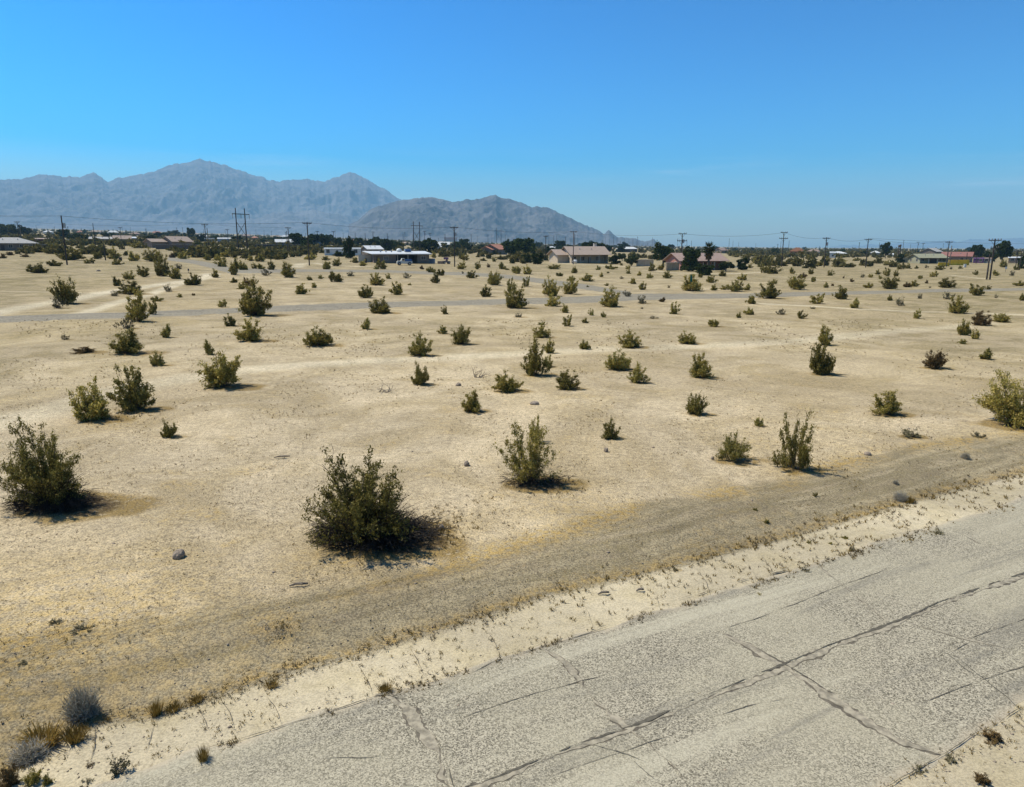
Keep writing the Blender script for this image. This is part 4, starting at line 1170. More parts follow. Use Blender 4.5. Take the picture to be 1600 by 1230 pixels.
# ---------------------------------------------------------------- materials for buildings
def wall(name, col): return simple(name, col, .9, .12, .7)
def roofm(name, col):
    if name in _mats: return _mats[name]
    t = NT(name); tc = t.n('ShaderNodeTexCoord').outputs['Object']
    wv = t.n('ShaderNodeTexWave', {'Vector': tc, 'Scale': 1.6, 'Distortion': .4}, wave_type='BANDS', bands_direction='Y').outputs[0]
    nz = t.noise(1.4, 4, .6, tc)
    c = t.mix(t.mul(t.ramp(nz, .35, .7), .5), col, tuple(x * .7 for x in col))
    c = t.mix(t.mul(wv, .25), c, tuple(x * .6 for x in col))
    t.bsdf(c, .85, wv, .05, .5, .2); _mats[name] = t.m
    return t.m
RTAN = roofm('tan_tile_roof', (.37, .285, .22)); RPINK = roofm('pink_tile_roof', (.32, .225, .18)); RORANGE = roofm('orange_tile_roof', (.42, .19, .12))
RWHITE = M['whitemetal']; RGREY = roofm('grey_shingle_roof', (.40, .38, .34)); ROLIVE = roofm('olive_shingle_roof', (.27, .26, .17)); RRED = roofm('rose_red_roof', (.26, .12, .095)); RBROWN = roofm('rust_brown_roof', (.20, .085, .04))
WBEIGE = wall('beige_stucco', (.50, .40, .28)); WPINK = wall('pink_stucco', (.33, .155, .115)); WTAN = wall('tan_stucco', (.24, .17, .12)); WGREY = wall('grey_brown_stucco', (.17, .135, .105)); WOFF = wall('off_white_stucco', (.55, .52, .44))
WWHITE = M['white']; WBLUE = wall('blue_siding', (.04, .09, .22)); WPALEB = wall('pale_blue_siding', (.24, .27, .31)); WRED = wall('barn_red_wall', (.12, .025, .02)); WBLOCK = wall('sand_block_wall', (.48, .37, .24)); WBRICK = wall('brown_block_wall', (.14, .10, .075)); WYEL = wall('yellow_painted_wall', (.68, .43, .03)); WPUR = wall('purple_wall', (.13, .06, .14)); WDARK = wall('dark_wood_wall', (.055, .045, .04)); WGREEN = wall('sage_stucco', (.27, .25, .16))

def slab(mb, a, b, c, d, th):
    """roof plane a-b-c-d (counter-clockwise from above) with thickness"""
    a, b, c, d = map(Vector, (a, b, c, d)); n = (b - a).cross(d - a).normalized() * th
    mb.add([a, b, c, d, a - n, b - n, c - n, d - n], [(0,1,2,3),(7,6,5,4),(0,4,5,1),(1,5,6,2),(2,6,7,3),(3,7,4,0)])
def opening(parent, face, x, z, w, h, kind, D, L):
    """window or door set in a wall; face 'f' (y=0), 'l' (x=0), 'r' (x=L)"""
    def box(m, a0, a1, z0, z1, o0, o1):
        if face == 'f': m.box(a0, a1, -o1, -o0, z0, z1)
        elif face == 'l': m.box(-o1, -o0, a0, a1, z0, z1)
        else: m.box(L + o0, L + o1, a0, a1, z0, z1)
    if kind == 'win':
        m = MB(); t = .09
        box(m, x - w/2 - t, x - w/2, z - t, z + h + t, .004, .07); box(m, x + w/2, x + w/2 + t, z - t, z + h + t, .004, .07)
        box(m, x - w/2, x + w/2, z + h, z + h + t, .004, .066); box(m, x - w/2, x + w/2, z - t, z, .004, .074); box(m, x - .025, x + .025, z, z + h, .022, .05)
        f = m.build('window', M['trim'], parent)
        m = MB(); box(m, x - w/2, x - .025, z, z + h, .004, .02); box(m, x + .025, x + w/2, z, z + h, .004, .02); m.build('pane', M['glass'], f)
    else:
        m = MB(); box(m, x - w/2, x + w/2, z + .02, z + h, .004, .06)
        d = m.build('garage_door' if kind == 'garage' else 'door', M['darktrim'] if kind == 'door' else M['white'] if kind == 'garage' else M['darktrim'], parent)
        if kind == 'door':
            m = MB(); m2 = x + w * .38; box(m, m2 - .04, m2 + .04, 1.0, 1.08, .06, .11); m.build('handle', M['metal_grey'], d)
def house(cx, yb, g, f, hw, hr, D, wm, rm, label, roof='gable', opens=(), wing=None, chimney=None, name='house', cat='house', over=.55, dist=None, frontm=None, group=None, yawr=None, porch=0.):
    """cx,yb: pixel of the near corner; g,f: pixel widths of left gable side and of the front; hw,hr: pixel heights of eave and ridge"""
    p = on_ray(cx, dist) if dist else at(cx, yb)
    s = px_size(p)
    th = math.asin(min(.9, g * s / D)) if g else (yawr or 0.)
    L = f * s / math.cos(th); H = hw * s; Hr = hr * s
    rz = -math.atan2(p.x, p.y) + th
    root = empty(name, (p.x, p.y, p.z - .1), rz, label, cat, group)
    H += .1; Hr += .1
    def shell(x0, x1, y0, y1, H, Hr, nm_w, nm_r, typ):
        m = MB(); ym = (y0 + y1) / 2
        if typ == 'gable':
            m.add([(x0,y0,0),(x1,y0,0),(x1,y1,0),(x0,y1,0),(x0,y0,H),(x1,y0,H),(x1,y1,H),(x0,y1,H),(x0,ym,Hr - .12),(x1,ym,Hr - .12)],
                  [(0,1,5,4),(2,3,7,6),(3,0,4,8,7),(1,2,6,9,5),(0,3,2,1)])
        else: m.box(x0, x1, y0, y1, 0, H - .06)
        if porch and nm_w == 'wall':
            m = MB(); q = y0 + porch
            m.add([(x0,q,0),(x1,q,0),(x1,y1,0),(x0,y1,0),(x0,q,H-.04),(x1,q,H-.04),(x1,y1,H),(x0,y1,H),(x0,ym,Hr - .12),(x1,ym,Hr - .12)],
                  [(0,1,5,4),(2,3,7,6),(3,0,4,8,7),(1,2,6,9,5),(0,3,2,1)])
            for xa, xb in ((x0, x0 + .2), (x1 - .2, x1)):
                m.add([(xa,y0,0),(xb,y0,0),(xb,q-.01,0),(xa,q-.01,0),(xa,y0,H),(xb,y0,H),(xb,q-.01,H+(Hr-H)*porch/(ym-y0)-.12),(xa,q-.01,H+(Hr-H)*porch/(ym-y0)-.12)],[(0,3,2,1),(4,5,6,7),(0,1,5,4),(1,2,6,5),(2,3,7,6),(3,0,4,7)])
        wl = m.build(nm_w, wm, root)
        if porch and nm_w == 'wall':
            MB().box(x0 + .21, x1 - .21, y0 + .02, y0 + porch - .02, H - .32, H - .2).build('porch_ceiling', M['darktrim'], root)
            n = max(2, int((x1 - x0) / 3))
            for i in range(1, n): MB().box(x0 + (x1 - x0) * i / n - .09, x0 + (x1 - x0) * i / n + .09, y0 + .05, y0 + .23, 0, H - .32).build('porch_post', M['trim'], root)
            MB().box(x0 + .21, x1 - .21, y0 - .02, y0 + .12, H - .55, H - .2).build('porch_beam', M['darktrim'], root)
        k = (Hr - H) / ((y1 - y0) / 2); o = over; m = MB()
        if typ == 'gable':
            slab(m, (x0 - o, y0 - o, H - k * o), (x1 + o, y0 - o, H - k * o), (x1 + o, ym, Hr), (x0 - o, ym, Hr), .14)
            slab(m, (x0 - o, ym, Hr), (x1 + o, ym, Hr), (x1 + o, y1 + o, H - k * o), (x0 - o, y1 + o, H - k * o), .14)
        elif typ == 'hip':
            i = min((x1 - x0) * .45, (y1 - y0) / 2); e = H - .02
            a, b, c, d = (x0 - o, y0 - o, e), (x1 + o, y0 - o, e), (x1 + o, y1 + o, e), (x0 - o, y1 + o, e)
            r0, r1 = (x0 + i, ym, Hr), (x1 - i, ym, Hr)
            lo = [(v[0], v[1], v[2] - .16) for v in (a, b, c, d)]
            m.add([a, b, c, d, r0, r1] + lo, [(0,1,5,4),(1,2,5),(2,3,4,5),(3,0,4),(0,6,7,1),(1,7,8,2),(2,8,9,3),(3,9,6,0),(9,8,7,6)])
        elif typ == 'flat':
            slab(m, (x0 - o, y0 - o, H), (x1 + o, y0 - o, H), (x1 + o, y1 + o, Hr), (x0 - o, y1 + o, Hr), .14)
        return wl, m.build(nm_r, rm, root)
    wl, rf = shell(0, L, 0, D, H, Hr, 'wall', 'roof', roof)
    if wing:
        lw, y0, y1, kh = wing
        shell(-lw * s, 0 - .02, y0 * D, y1 * D, H * kh, H * kh + (Hr - H) * .8 * (y1 - y0), 'wing_wall', 'wing_roof', 'gable')
    for (face, fr, w, h, z, kind) in opens:
        span = L if face == 'f' else D
        if face == 'f' and porch:
            ph = empty('porch_front', (0, porch, 0)); ph.parent = root; opening(ph, 'f', fr * L, z, w, min(h, H - z - .5), kind, D, L); continue
        opening(root, face, fr * span, z, min(w, span * .3), min(h, H - z - .25), kind, D, L)
    if chimney:
        m = MB(); x = chimney * L; m.box(x - .5, x + .5, D * .62, D * .62 + .9, H, Hr + .9); m.box(x - .58, x + .58, D * .62 - .08, D * .62 + .98, Hr + .9, Hr + 1.02)
        m.build('chimney', M['trim'], rf)
    m = MB()
    for fr in (.3, .62):
        x = fr * L
        if roof != 'flat':
            z = H + (Hr - H) * .55; m.tube([(x, D * .27, z - .3), (x, D * .27, z + .45)], .13, 8)
    if m.v: m.build('vent_pipe', M['metal_grey'], rf)
    return root, L, H, s
W_ = 'win'; D_ = 'door'
# A white-roofed house at the left edge
house(-14, 392, 0, 62, 12, 21, 9, WGREY, RGREY, 'grey-brown house with a broad pale hipped roof, cut by the left edge', 'hip', (('f',.42,1.1,1.1,1.1,W_),('f',.66,1.2,1.1,1.1,W_),('f',.85,1.0,1.1,1.1,W_),('f',.25,1.,2.,0,D_)), yawr=.15)
house(54, 381, 0, 20, 7.5, 9, 4, WRED, RTAN, 'low dark red shed with a flat tan roof beside the pale-roofed house', 'flat', (('f',.5,1.6,1.6,.1,D_),), name='shed', cat='shed', over=.2)
house(138, 379, 0, 32, 6, 9, 8, WDARK, RGREY, 'long dark low house with a grey roof behind the thin dark pole', 'gable', (('f',.3,1,.9,1,W_),('f',.7,1,.9,1,W_)))
house(178, 378, 0, 24, 5, 10, 8, WGREY, RTAN, 'low house with a pale tan roof next to blue-grey shapes', 'gable', (('f',.5,1,.9,1,W_),))
house(202, 377, 0, 10, 5, 7, 5, WPALEB, RWHITE, 'small blue-grey shed at the end of the tan-roofed low house', 'flat', (('f',.5,1,1,.8,W_),), name='shed', cat='shed', over=.2)
house(270, 388, 16, 29, 11, 18.5, 9, WTAN, RTAN, 'brown gabled house with a light tan roof behind the dark scrub', 'gable', (('l',.5,1.,1.,1.2,W_),('f',.25,1.2,1.1,1.,W_),('f',.6,1.,2.,0,D_),('f',.8,1.2,1.1,1.,W_)), wing=(26,.4,1.1,.95))
house(340, 378, 0, 26, 5, 6.5, 4, WPALEB, RWHITE, 'long pale blue mobile home among round dark trees', 'flat', (('f',.25,1,.9,1,W_),('f',.7,1,.9,1,W_)), name='mobile_home', cat='mobile home', over=.15)
house(431, 384, 0, 32, 6, 10, 7, WDARK, RWHITE, 'dark house with patchwork white roofing left of the slim pole pair', 'gable', (('f',.4,1,.9,1,W_),('f',.8,1,.9,1,W_)))
house(479, 388, 17, 22, 8, 14, 9, WGREY, RTAN, 'grey-brown gabled house with a tan roof behind a dark pole', 'gable', (('f',.75,1.1,1.,1.,W_),('f',.3,1.1,1.,1.,W_)), over=.5)
house(507, 399, 0, 56, 10.5, 11.5, 4.2, WWHITE, RWHITE, 'long white mobile home partly hidden by a dark tree', 'flat', (('f',.10,1.2,1.3,1.,W_),('f',.86,1.2,1.3,1.,W_),('f',.35,.9,2.,0.,D_)), name='mobile_home', cat='mobile home', over=.15)
house(575, 398, 11, 23, 9, 14, 8, WGREY, RWHITE, 'small tan house with a bright white gabled roof behind the carport house', 'gable', (('f',.4,1.,1.,1.,W_),('f',.8,1.,1.,1.,W_)))
# K flat roofed carport house
def carport_house():
    p = at(584, 411); s = px_size(p); th = .12; rz = -math.atan2(p.x, p.y) + th
    root = empty('carport_house', (p.x, p.y, p.z - .1), rz, 'long grey flat-roofed house with a white roof edge and an open carport', 'house')
    L1, L2, L3, D, H = 35 * s, 34 * s, 19 * s, 9., 14.5 * s
    MB().box(0, L1, 0, D, 0, H).build('wall', WGREY, root)
    MB().box(L1 + .02, L1 + L2, D * .6, D, 0, H - .02).build('wall', WDARK, root)
    MB().box(L1 + L2 + .02, L1 + L2 + L3, .0, D, 0, H).build('wall', WGREY, root)
    m = MB(); slab(m, (-.6, -.8, H + .02), (L1 + L2 + L3 + .6, -.8, H + .02), (L1 + L2 + L3 + .6, D + .6, H + .75), (-2.2, D + .6, H + .75), .12)
    rf = m.build('roof', RWHITE, root)
    m = MB(); m.box(-.62, L1 + L2 + L3 + .62, -.86, -.81, H - .3, H + .02); m.build('fascia', M['trim'], root)
    for fr in (.02, .5):
        x = L1 + L2 * fr + .2
        MB().box(x, x + .14, -.6, -.46, 0, H - .14).build('post', M['trim'], root)
    for x, w, z, h in ((L1 * .18, .8, .1, 1.9), (L1 * .55, 1.2, 1., 1.), (L1 + L2 + L3 * .5, 1.3, 1., 1.)):
        opening(root, 'f', x, z, w, h, 'win' if z > .5 else 'door', D, L1)
    m = MB(); m.box(L1 + L2 * .55, L1 + L2 * .55 + 1.9, D * .55, D * .55 + 1.6, H + .45, H + 1.5)
    c = m.build('cooler', WPALEB, rf); m = MB(); m.box(L1 + L2 * .55 + .2, L1 + L2 * .55 + 1.7, D * .55 - .03, D * .55 - .004, H + .65, H + 1.3); m.build('grille', WBLUE, c)
    m = MB(); m.ball((L1 + L2 * .3, D * .7, H + .9), .85, 14, .8); m.build('vent_dome', WWHITE, rf, True)
    for k in range(3):
        MB().box(L1 * (.4 + .25 * k), L1 * (.4 + .25 * k) + .35, D * .6, D * .6 + .35, H + .4, H + 1.05).build('vent_box', M['metal_grey'], rf)
carport_house()
def plain_wall(x0, x1, yb, h, mat, label, name='garden_wall', cat='wall', cap=None, depth=.25, yb2=None):
    a = at(x0, yb); b = at(x1, yb2 or yb); s = px_size(a)
    d = b - a; L = math.hypot(d.x, d.y)
    root = empty(name, (a.x, a.y, min(a.z, b.z) - .1), math.atan2(d.y, d.x), label, cat)
    H = h * s + .1
    MB().box(0, L, 0, depth, 0, H).build('panel', mat, root)
    MB().box(-.06, L + .06, -.06, depth + .06, H, H + .08).build('coping', cap or M['trim'], root)
    n = max(2, int(L / 5)); 
    for i in range(n + 1):
        x = L * i / n; MB().box(x - .18, x + .18, -.1, -.004, 0, H - .02).build('pier', mat, root)
    return root
plain_wall(38, 90, 391.5, 9, WBRICK, 'brown block wall right of the pale-roofed house')
plain_wall(244, 320, 389.5, 7, WBRICK, 'dark brown block wall in front of the brown gabled house')
plain_wall(400, 478, 389, 7, WDARK, 'dark fence in front of the patchwork-roofed house')
plain_wall(561, 582, 410, 12, WOFF, 'off-white panel fence at the left end of the carport house')
plain_wall(995, 1020, 416, 10, WBLOCK, 'sand-coloured block wall between scrub and the pink house')
plain_wall(1041, 1060, 423, 12, WBLOCK, 'sand-coloured block wall section in front of the pink gable', yb2=422)
plain_wall(1466, 1482, 416, 6, WYEL, 'short low yellow wall in front of the olive-roofed house', cap=WWHITE)
plain_wall(1482, 1513, 414.5, 8, WYEL, 'long bright yellow wall under the rose-roofed house', cap=WYEL)
plain_wall(1410, 1428, 410.5, 7, WGREEN, 'low sage wall at the left of the olive-roofed house')
plain_wall(1142, 1168, 418, 1.5, WOFF, 'thin pale kerb-like wall right of the pink house')
house(645, 386, 0, 18, 5, 8, 8, WTAN, RORANGE, 'far house with a peach roof seen between the tall double poles', 'hip', (('f',.5,1.2,1,1,W_),))
house(622, 383, 0, 20, 3, 5, 8, WWHITE, RTAN, 'very low far house with a pale roof left of the peach roof', 'hip', (('f',.5,1.2,1,1,W_),))
house(668, 389, 0, 20, 5, 8, 6, WPALEB, RWHITE, 'far white-roofed mobile home with pale blue walls', 'gable', (('f',.5,1,1,1,W_),), name='mobile_home', cat='mobile home', over=.3)
house(681, 388, 0, 21, 6, 10, 7, WBLUE, RWHITE, 'bright blue-walled far house with a white gabled roof', 'gable', (('f',.3,1,1,1,W_),('f',.75,1,1,1,W_)))
house(694, 378, 0, 20, 4, 7, 8, WTAN, RBROWN, 'dark brown-roofed house high on the far slope', 'gable', (('f',.5,1.2,1,1,W_),))
house(779, 398, 25, 14, 9, 16, 10, WGREY, RORANGE, 'house with bright orange tile roof and grey-brown gable', 'gable', (('l',.3,1.,1.1,1.,W_),('f',.5,1.2,1.1,1.,W_)), wing=(8,.3,1.,.95), over=.7)
house(855, 392, 0, 18, 4.5, 7, 6, WPALEB, RWHITE, 'small far house with a white roof behind three thin poles', 'hip', (('f',.5,1,1,1,W_),))
house(893, 411.5, 18, 58, 15, 26, 10, WBEIGE, RTAN, 'big beige gabled house with a wide tan roof and shaded porch side', 'gable', (('l',.22,1.1,1.6,.5,W_),('l',.55,1.,1.2,1.2,W_),('l',.85,1.,2.1,0,D_),('f',.15,1.5,1.3,1.,W_),('f',.38,1.5,1.3,1.,W_),('f',.58,1.,2.1,0,D_),('f',.8,1.5,1.3,1.,W_)), wing=(17,.35,1.15,.95), chimney=.85, over=.9, porch=2.8)
house(963, 394, 0, 32, 5, 8, 7, WDARK, RWHITE, 'low dark far house with a white roof under the round green tree', 'hip', (('f',.3,1,1,1,W_),('f',.7,1,1,1,W_)))
house(1064, 422, 25, 68, 15.5, 26, 11, WPINK, RPINK, 'pink gabled house with a dusty pink roof behind the big dark tree', 'gable', (('l',.35,1.2,1.2,1.,W_),('f',.45,1.2,1.2,1.,W_),('f',.62,1.,2.,0,D_),('f',.82,1.2,1.2,1.,W_)), over=.8, porch=2.6)
house(1127, 396, 10, 10, 5, 8.5, 8, WTAN, RPINK, 'far house with a pink roof right of the palm', 'gable', (('f',.5,1,1,1,W_),('l',.5,1,1,1,W_)))
house(1233, 399, 0, 23, 6, 12, 9, RBROWN, RBROWN, 'rust-brown hipped far house between two thin poles', 'hip', (('f',.3,1,1,1,W_),('f',.7,1,1,1,W_)), over=.2)
house(1260, 397, 0, 20, 4, 7, 8, WOFF, RPINK, 'low far house with a pale pink roof', 'hip', (('f',.5,1,1,1,W_),))
house(1297, 401, 0, 23, 5, 8, 8, WOFF, RWHITE, 'far house with a wide bright white roof', 'hip', (('f',.3,1,1,1,W_),('f',.7,1,1,1,W_)))
house(1296, 403, 0, 9, 8, 9.5, 4, WOFF, RWHITE, 'small cream hut in front of the wide white roof', 'flat', (('f',.5,1,1,1,W_),), name='shed', cat='shed', over=.2)
house(1360, 399, 0, 13, 4, 7, 6, WPALEB, RWHITE, 'small far roof, bright white, left of the lone feathery tree', 'hip', (('f',.5,1,1,1,W_),))
house(1389, 401, 0, 6, 3, 5, 4, WOFF, RWHITE, 'tiny pale hut right beside the lone feathery tree', 'flat', (), name='shed', cat='shed', over=.2)
house(1437, 412, 17, 36, 9.5, 15, 10, WGREEN, ROLIVE, 'beige house with olive shingle roof and a dark porch', 'gable', (('l',.25,1.1,1.1,1.,W_),('l',.75,1.1,1.1,1.,W_),('f',.2,1.1,1.1,1.,W_),('f',.6,2.6,2.1,0,D_),('f',.85,1.,1.1,1.,W_)), over=.7, porch=2.2)
house(1462, 403, 28, 8, 10, 15, 10, WGREY, RGREY, 'grey-roofed house behind the olive-roofed one', 'gable', (('f',.5,1,1,1,W_),))
house(1470, 410, 0, 39, 10, 16, 9, WTAN, RRED, 'long house with a rose red roof behind the yellow wall', 'gable', (('f',.3,1.2,1.1,1,W_),('f',.7,1.2,1.1,1,W_),('r',.5,1.,1.1,1,W_)), yawr=-.1)
house(1520, 411, 0, 14, 7, 8, 3, WPUR, WPUR, 'purple flat-topped hut under the twin trees', 'flat', (('f',.7,1,1,.8,W_),), name='hut', cat='hut', over=.1)
house(1575, 411, 0, 22, 8, 9.5, 6, WTAN, RWHITE, 'tan flat-roofed building at the right edge of the far row', 'flat', (('f',.25,1.1,1.1,1,W_),('f',.75,1.,2.,0,D_)), name='building', cat='building', over=.3)
p_h = at(1534, 411)
house(1534, 411, 0, 12, 7, 8, 4, WOFF, RPINK, 'small peach-walled hut between the purple hut and the trees', 'flat', (('f',.5,1,1,.8,W_),), name='hut', cat='hut', over=.1)
# far town on the slope
rt = random.Random(3)
town = [(10,372),(72,369),(100,366),(126,364),(150,367),(170,365),(196,366),(230,369),(262,364),(318,369),(330,367),(396,374),(410,371),(440,374),(455,372),(470,371),(560,377),(600,379),(690,383),(810,388),(935,390),(905,389)]
TL = ['pinkish','cream','white','tan']
TLB = rank_labels([t[0] for t in town], 'tiny far-town house')
for i, (x, y) in enumerate(town):
    wm_, rm_, nm = [(WPINK, RORANGE, 'pinkish'), (WOFF, RTAN, 'cream'), (WWHITE, RWHITE, 'white'), (WTAN, RPINK, 'tan')][i % 4]
    w = rt.uniform(9, 17)
    d = 1100 if x < 480 else 700
    house(x, y, 0, w, 2.6, 5, 9, wm_, rm_, TLB[i].replace('tiny', 'tiny ' + nm), 'hip', (), dist=d + rt.uniform(-150, 500) , group='tiny houses of the far town', name='far_house')

# propane tank, white box, vehicles, small things
def tank(px, py, L_, r_, label):
    p = at(px, py); s = px_size(p); root = empty('propane_tank', p, -.2, label, 'tank'); L = L_ * s; r = r_ * s
    m = MB(); m.tube([(-L*.5, 0, r + .25), (-L*.47, 0, r + .25), (-L*.38, 0, r + .25), (L*.38, 0, r + .25), (L*.47, 0, r + .25), (L*.5, 0, r + .25)], [r*.3, r*.75, r, r, r*.75, r*.3], 16); m.build('tank_body', WWHITE, root, True)
    for x in (-L*.25, L*.25): MB().box(x - .08, x + .08, -r*.7, r*.7, 0, .45).build('foot', M['metal_grey'], root)
    MB().tube([(0, 0, 2*r + .2), (0, 0, 2*r + .5)], .15, 8).build('valve_cover', M['metal_grey'], root)
tank(898, 412.5, 7, 2.6, 'small white propane tank in front of the big beige house')
def vehicle(px, py, lpx, kind, col, label, flip=False, yaw=0., tarp=None):
    p = at(px, py); s = px_size(p); L = lpx * s
    root = empty({'pickup': 'pickup_truck', 'car': 'parked_car', 'van': 'parked_van', 'truck': 'old_truck'}[kind], p, -math.atan2(p.x, p.y) + yaw + (math.pi if flip else 0), label, {'pickup': 'pickup truck', 'car': 'car', 'van': 'van', 'truck': 'truck'}[kind])
    P = {'car': [(0,.35),(0,.75),(.05,.85),(.24,.92),(.36,1.38),(.70,1.42),(.86,.98),(.99,.9),(1,.4)],
         'pickup': [(0,.45),(0,.95),(.22,1.05),(.31,1.1),(.38,1.68),(.56,1.72),(.6,1.12),(.99,1.1),(1,.5)],
         'truck': [(0,.5),(.01,1.2),(.05,1.35),(.24,1.45),(.27,1.5),(.33,2.15),(.36,2.2),(.50,2.2),(.52,1.3),(1,1.25),(1,.6)],
         'van': [(0,.4),(0,1.),(.12,1.15),(.24,1.9),(.3,2.0),(.98,2.02),(1,1.8),(1,.45)]}[kind]
    k = L / {'car': 4.6, 'pickup': 5.4, 'truck': 6.2, 'van': 5.4}[kind]; k = max(.85, min(k, 1.25))
    m = MB(); n = len(P); y0 = .9; V = []
    for y, sc in ((-y0, .0), (-y0 + .0, 0), (y0, 0)):
        pass
    V = [(x * L, -y0 if z < 1.05 else -y0 + .14, z * k) for x, z in P] + [(x * L, y0 if z < 1.05 else y0 - .14, z * k) for x, z in P]
    m.add(V, [tuple(range(n)), tuple(range(2 * n - 1, n - 1, -1))] + [(i, i + n, (i + 1) % n + n, (i + 1) % n) for i in range(n)])
    m.build('body', col, root)
    wx = (.17, .80) if kind != 'truck' else (.16, .82); wr = .36 if kind != 'truck' else .45
    for x in wx:
        for y in (-y0 + .04, y0 - .04):
            w = MB().tube([(x * L, y - .12, wr), (x * L, y + .12, wr)], wr, 14).build('wheel', M['rubber'], root)
            MB().tube([(x * L, y - .14, wr), (x * L, y + .14, wr)], wr * .5, 10).build('rim', M['metal_grey'], w)
    wz = {'car': (.40, .68, .98, 1.3), 'pickup': (.40, .55, 1.15, 1.58), 'truck': (.345, .48, 1.55, 2.05), 'van': (.26, .42, 1.25, 1.8)}[kind]
    m = MB()
    for y in (-1, 1):
        yy = (y0 - .11) if wz[2] > 1.05 else (y0 - .02)
        m.box(wz[0] * L, wz[1] * L, min(y * yy, y * (yy + .04)), max(y * yy, y * (yy + .04)), wz[2] * k, wz[3] * k)
    m.build('side_window', M['glass'], root)
    for y in (-.6, .6): MB().box(-.03, .03, y - .12, y + .12, .7 * k, .85 * k).build('headlight', M['ceramic'], root)
    if tarp:
        MB().box(.53 * L, .98 * L, -.88, .88, 1.27 * k, 1.9 * k).build('cargo_box', tarp, root, bevel=.06)
    return root
vehicle(620, 414.5, 24, 'truck', WOFF, 'old cream truck with a white cab and a blue load in front of the carport', yaw=.1, tarp=WBLUE)
vehicle(655, 411, 10, 'van', WWHITE, 'white van parked deep in the carport shade', yaw=1.2)
vehicle(712, 398.5, 10, 'pickup', WPALEB, 'pale blue pickup parked right of the tall dark pole', yaw=.3)
vehicle(95, 378.5, 12, 'van', WWHITE, 'white van with a bluish side left of the tall near pole')
vehicle(109, 378.5, 14, 'pickup', WWHITE, 'white pickup right of the tall near pole', flip=False, yaw=.2)
vehicle(408, 387, 7, 'car', WWHITE, 'tiny white car parked at the dark fence')
vehicle(703, 412.5, 12, 'pickup', WTAN, 'brownish pickup among clutter right of the carport house', flip=True, yaw=.2)
vehicle(512, 391, 8, 'car', WPALEB, 'bluish car partly seen behind the white mobile home', yaw=.3)
def crate(px, py, w, h, mat, label, name='crate', cat='crate'):
    p = at(px, py); s = px_size(p); r_ = empty(name, p, -.1, label, cat); w *= s; h *= s
    MB().box(-w/2, w/2, -w*.3, w*.3, 0, h).build('box_body', mat, r_, bevel=.03)
    MB().box(-w/2 - .03, w/2 + .03, -w*.3 - .03, w*.3 + .03, h, h + .06).build('lid', mat, r_)
crate(1507.5, 418, 3.2, 5, WWHITE, 'small white box cabinet on the plain before the yellow wall', 'utility_box', 'utility box')
crate(188.5, 407.5, 4, 5, WDARK, 'small black box beside the short dark post', 'utility_box', 'utility box')
crate(675, 411.5, 9, 7, WPALEB, 'pale blue crate stack right of the carport house')
crate(688, 412.5, 8, 4, WTAN, 'low brown crate among the yard clutter')
crate(697, 405.5, 7, 3, WPUR, 'purplish low crate behind the yard clutter')
crate(572, 411, 3, 7, WDARK, 'dark barrel-like bin at the white panel fence', 'bin', 'bin')
def sign(px, py, h, w, mat, label):
    p = at(px, py); s = px_size(p); r_ = empty('sign_post', p, 0, label, 'sign'); h *= s; w *= s
    MB().tube([(0, 0, 0), (0, 0, h)], .04, 6).build('post', M['pole'], r_); MB().box(-w/2, w/2, -.05, -.042, h*.55, h).build('panel', mat, r_)
MGREEN = simple('green_sign', (.01, .12, .08), .6)
sign(1079, 455, 26, 3.5, MGREEN, 'small green roadside sign above the round bush by the back road')
sign(1263, 409, 7, 3, MGREEN, 'tiny teal sign in the scrub below the rust-brown house')
sign(295, 427, 7, 2.5, WDARK, 'short dark marker post beside the gravel bend')
sign(1571, 425, 8, 3, WWHITE, 'small white sign in the dry plain near the right edge')

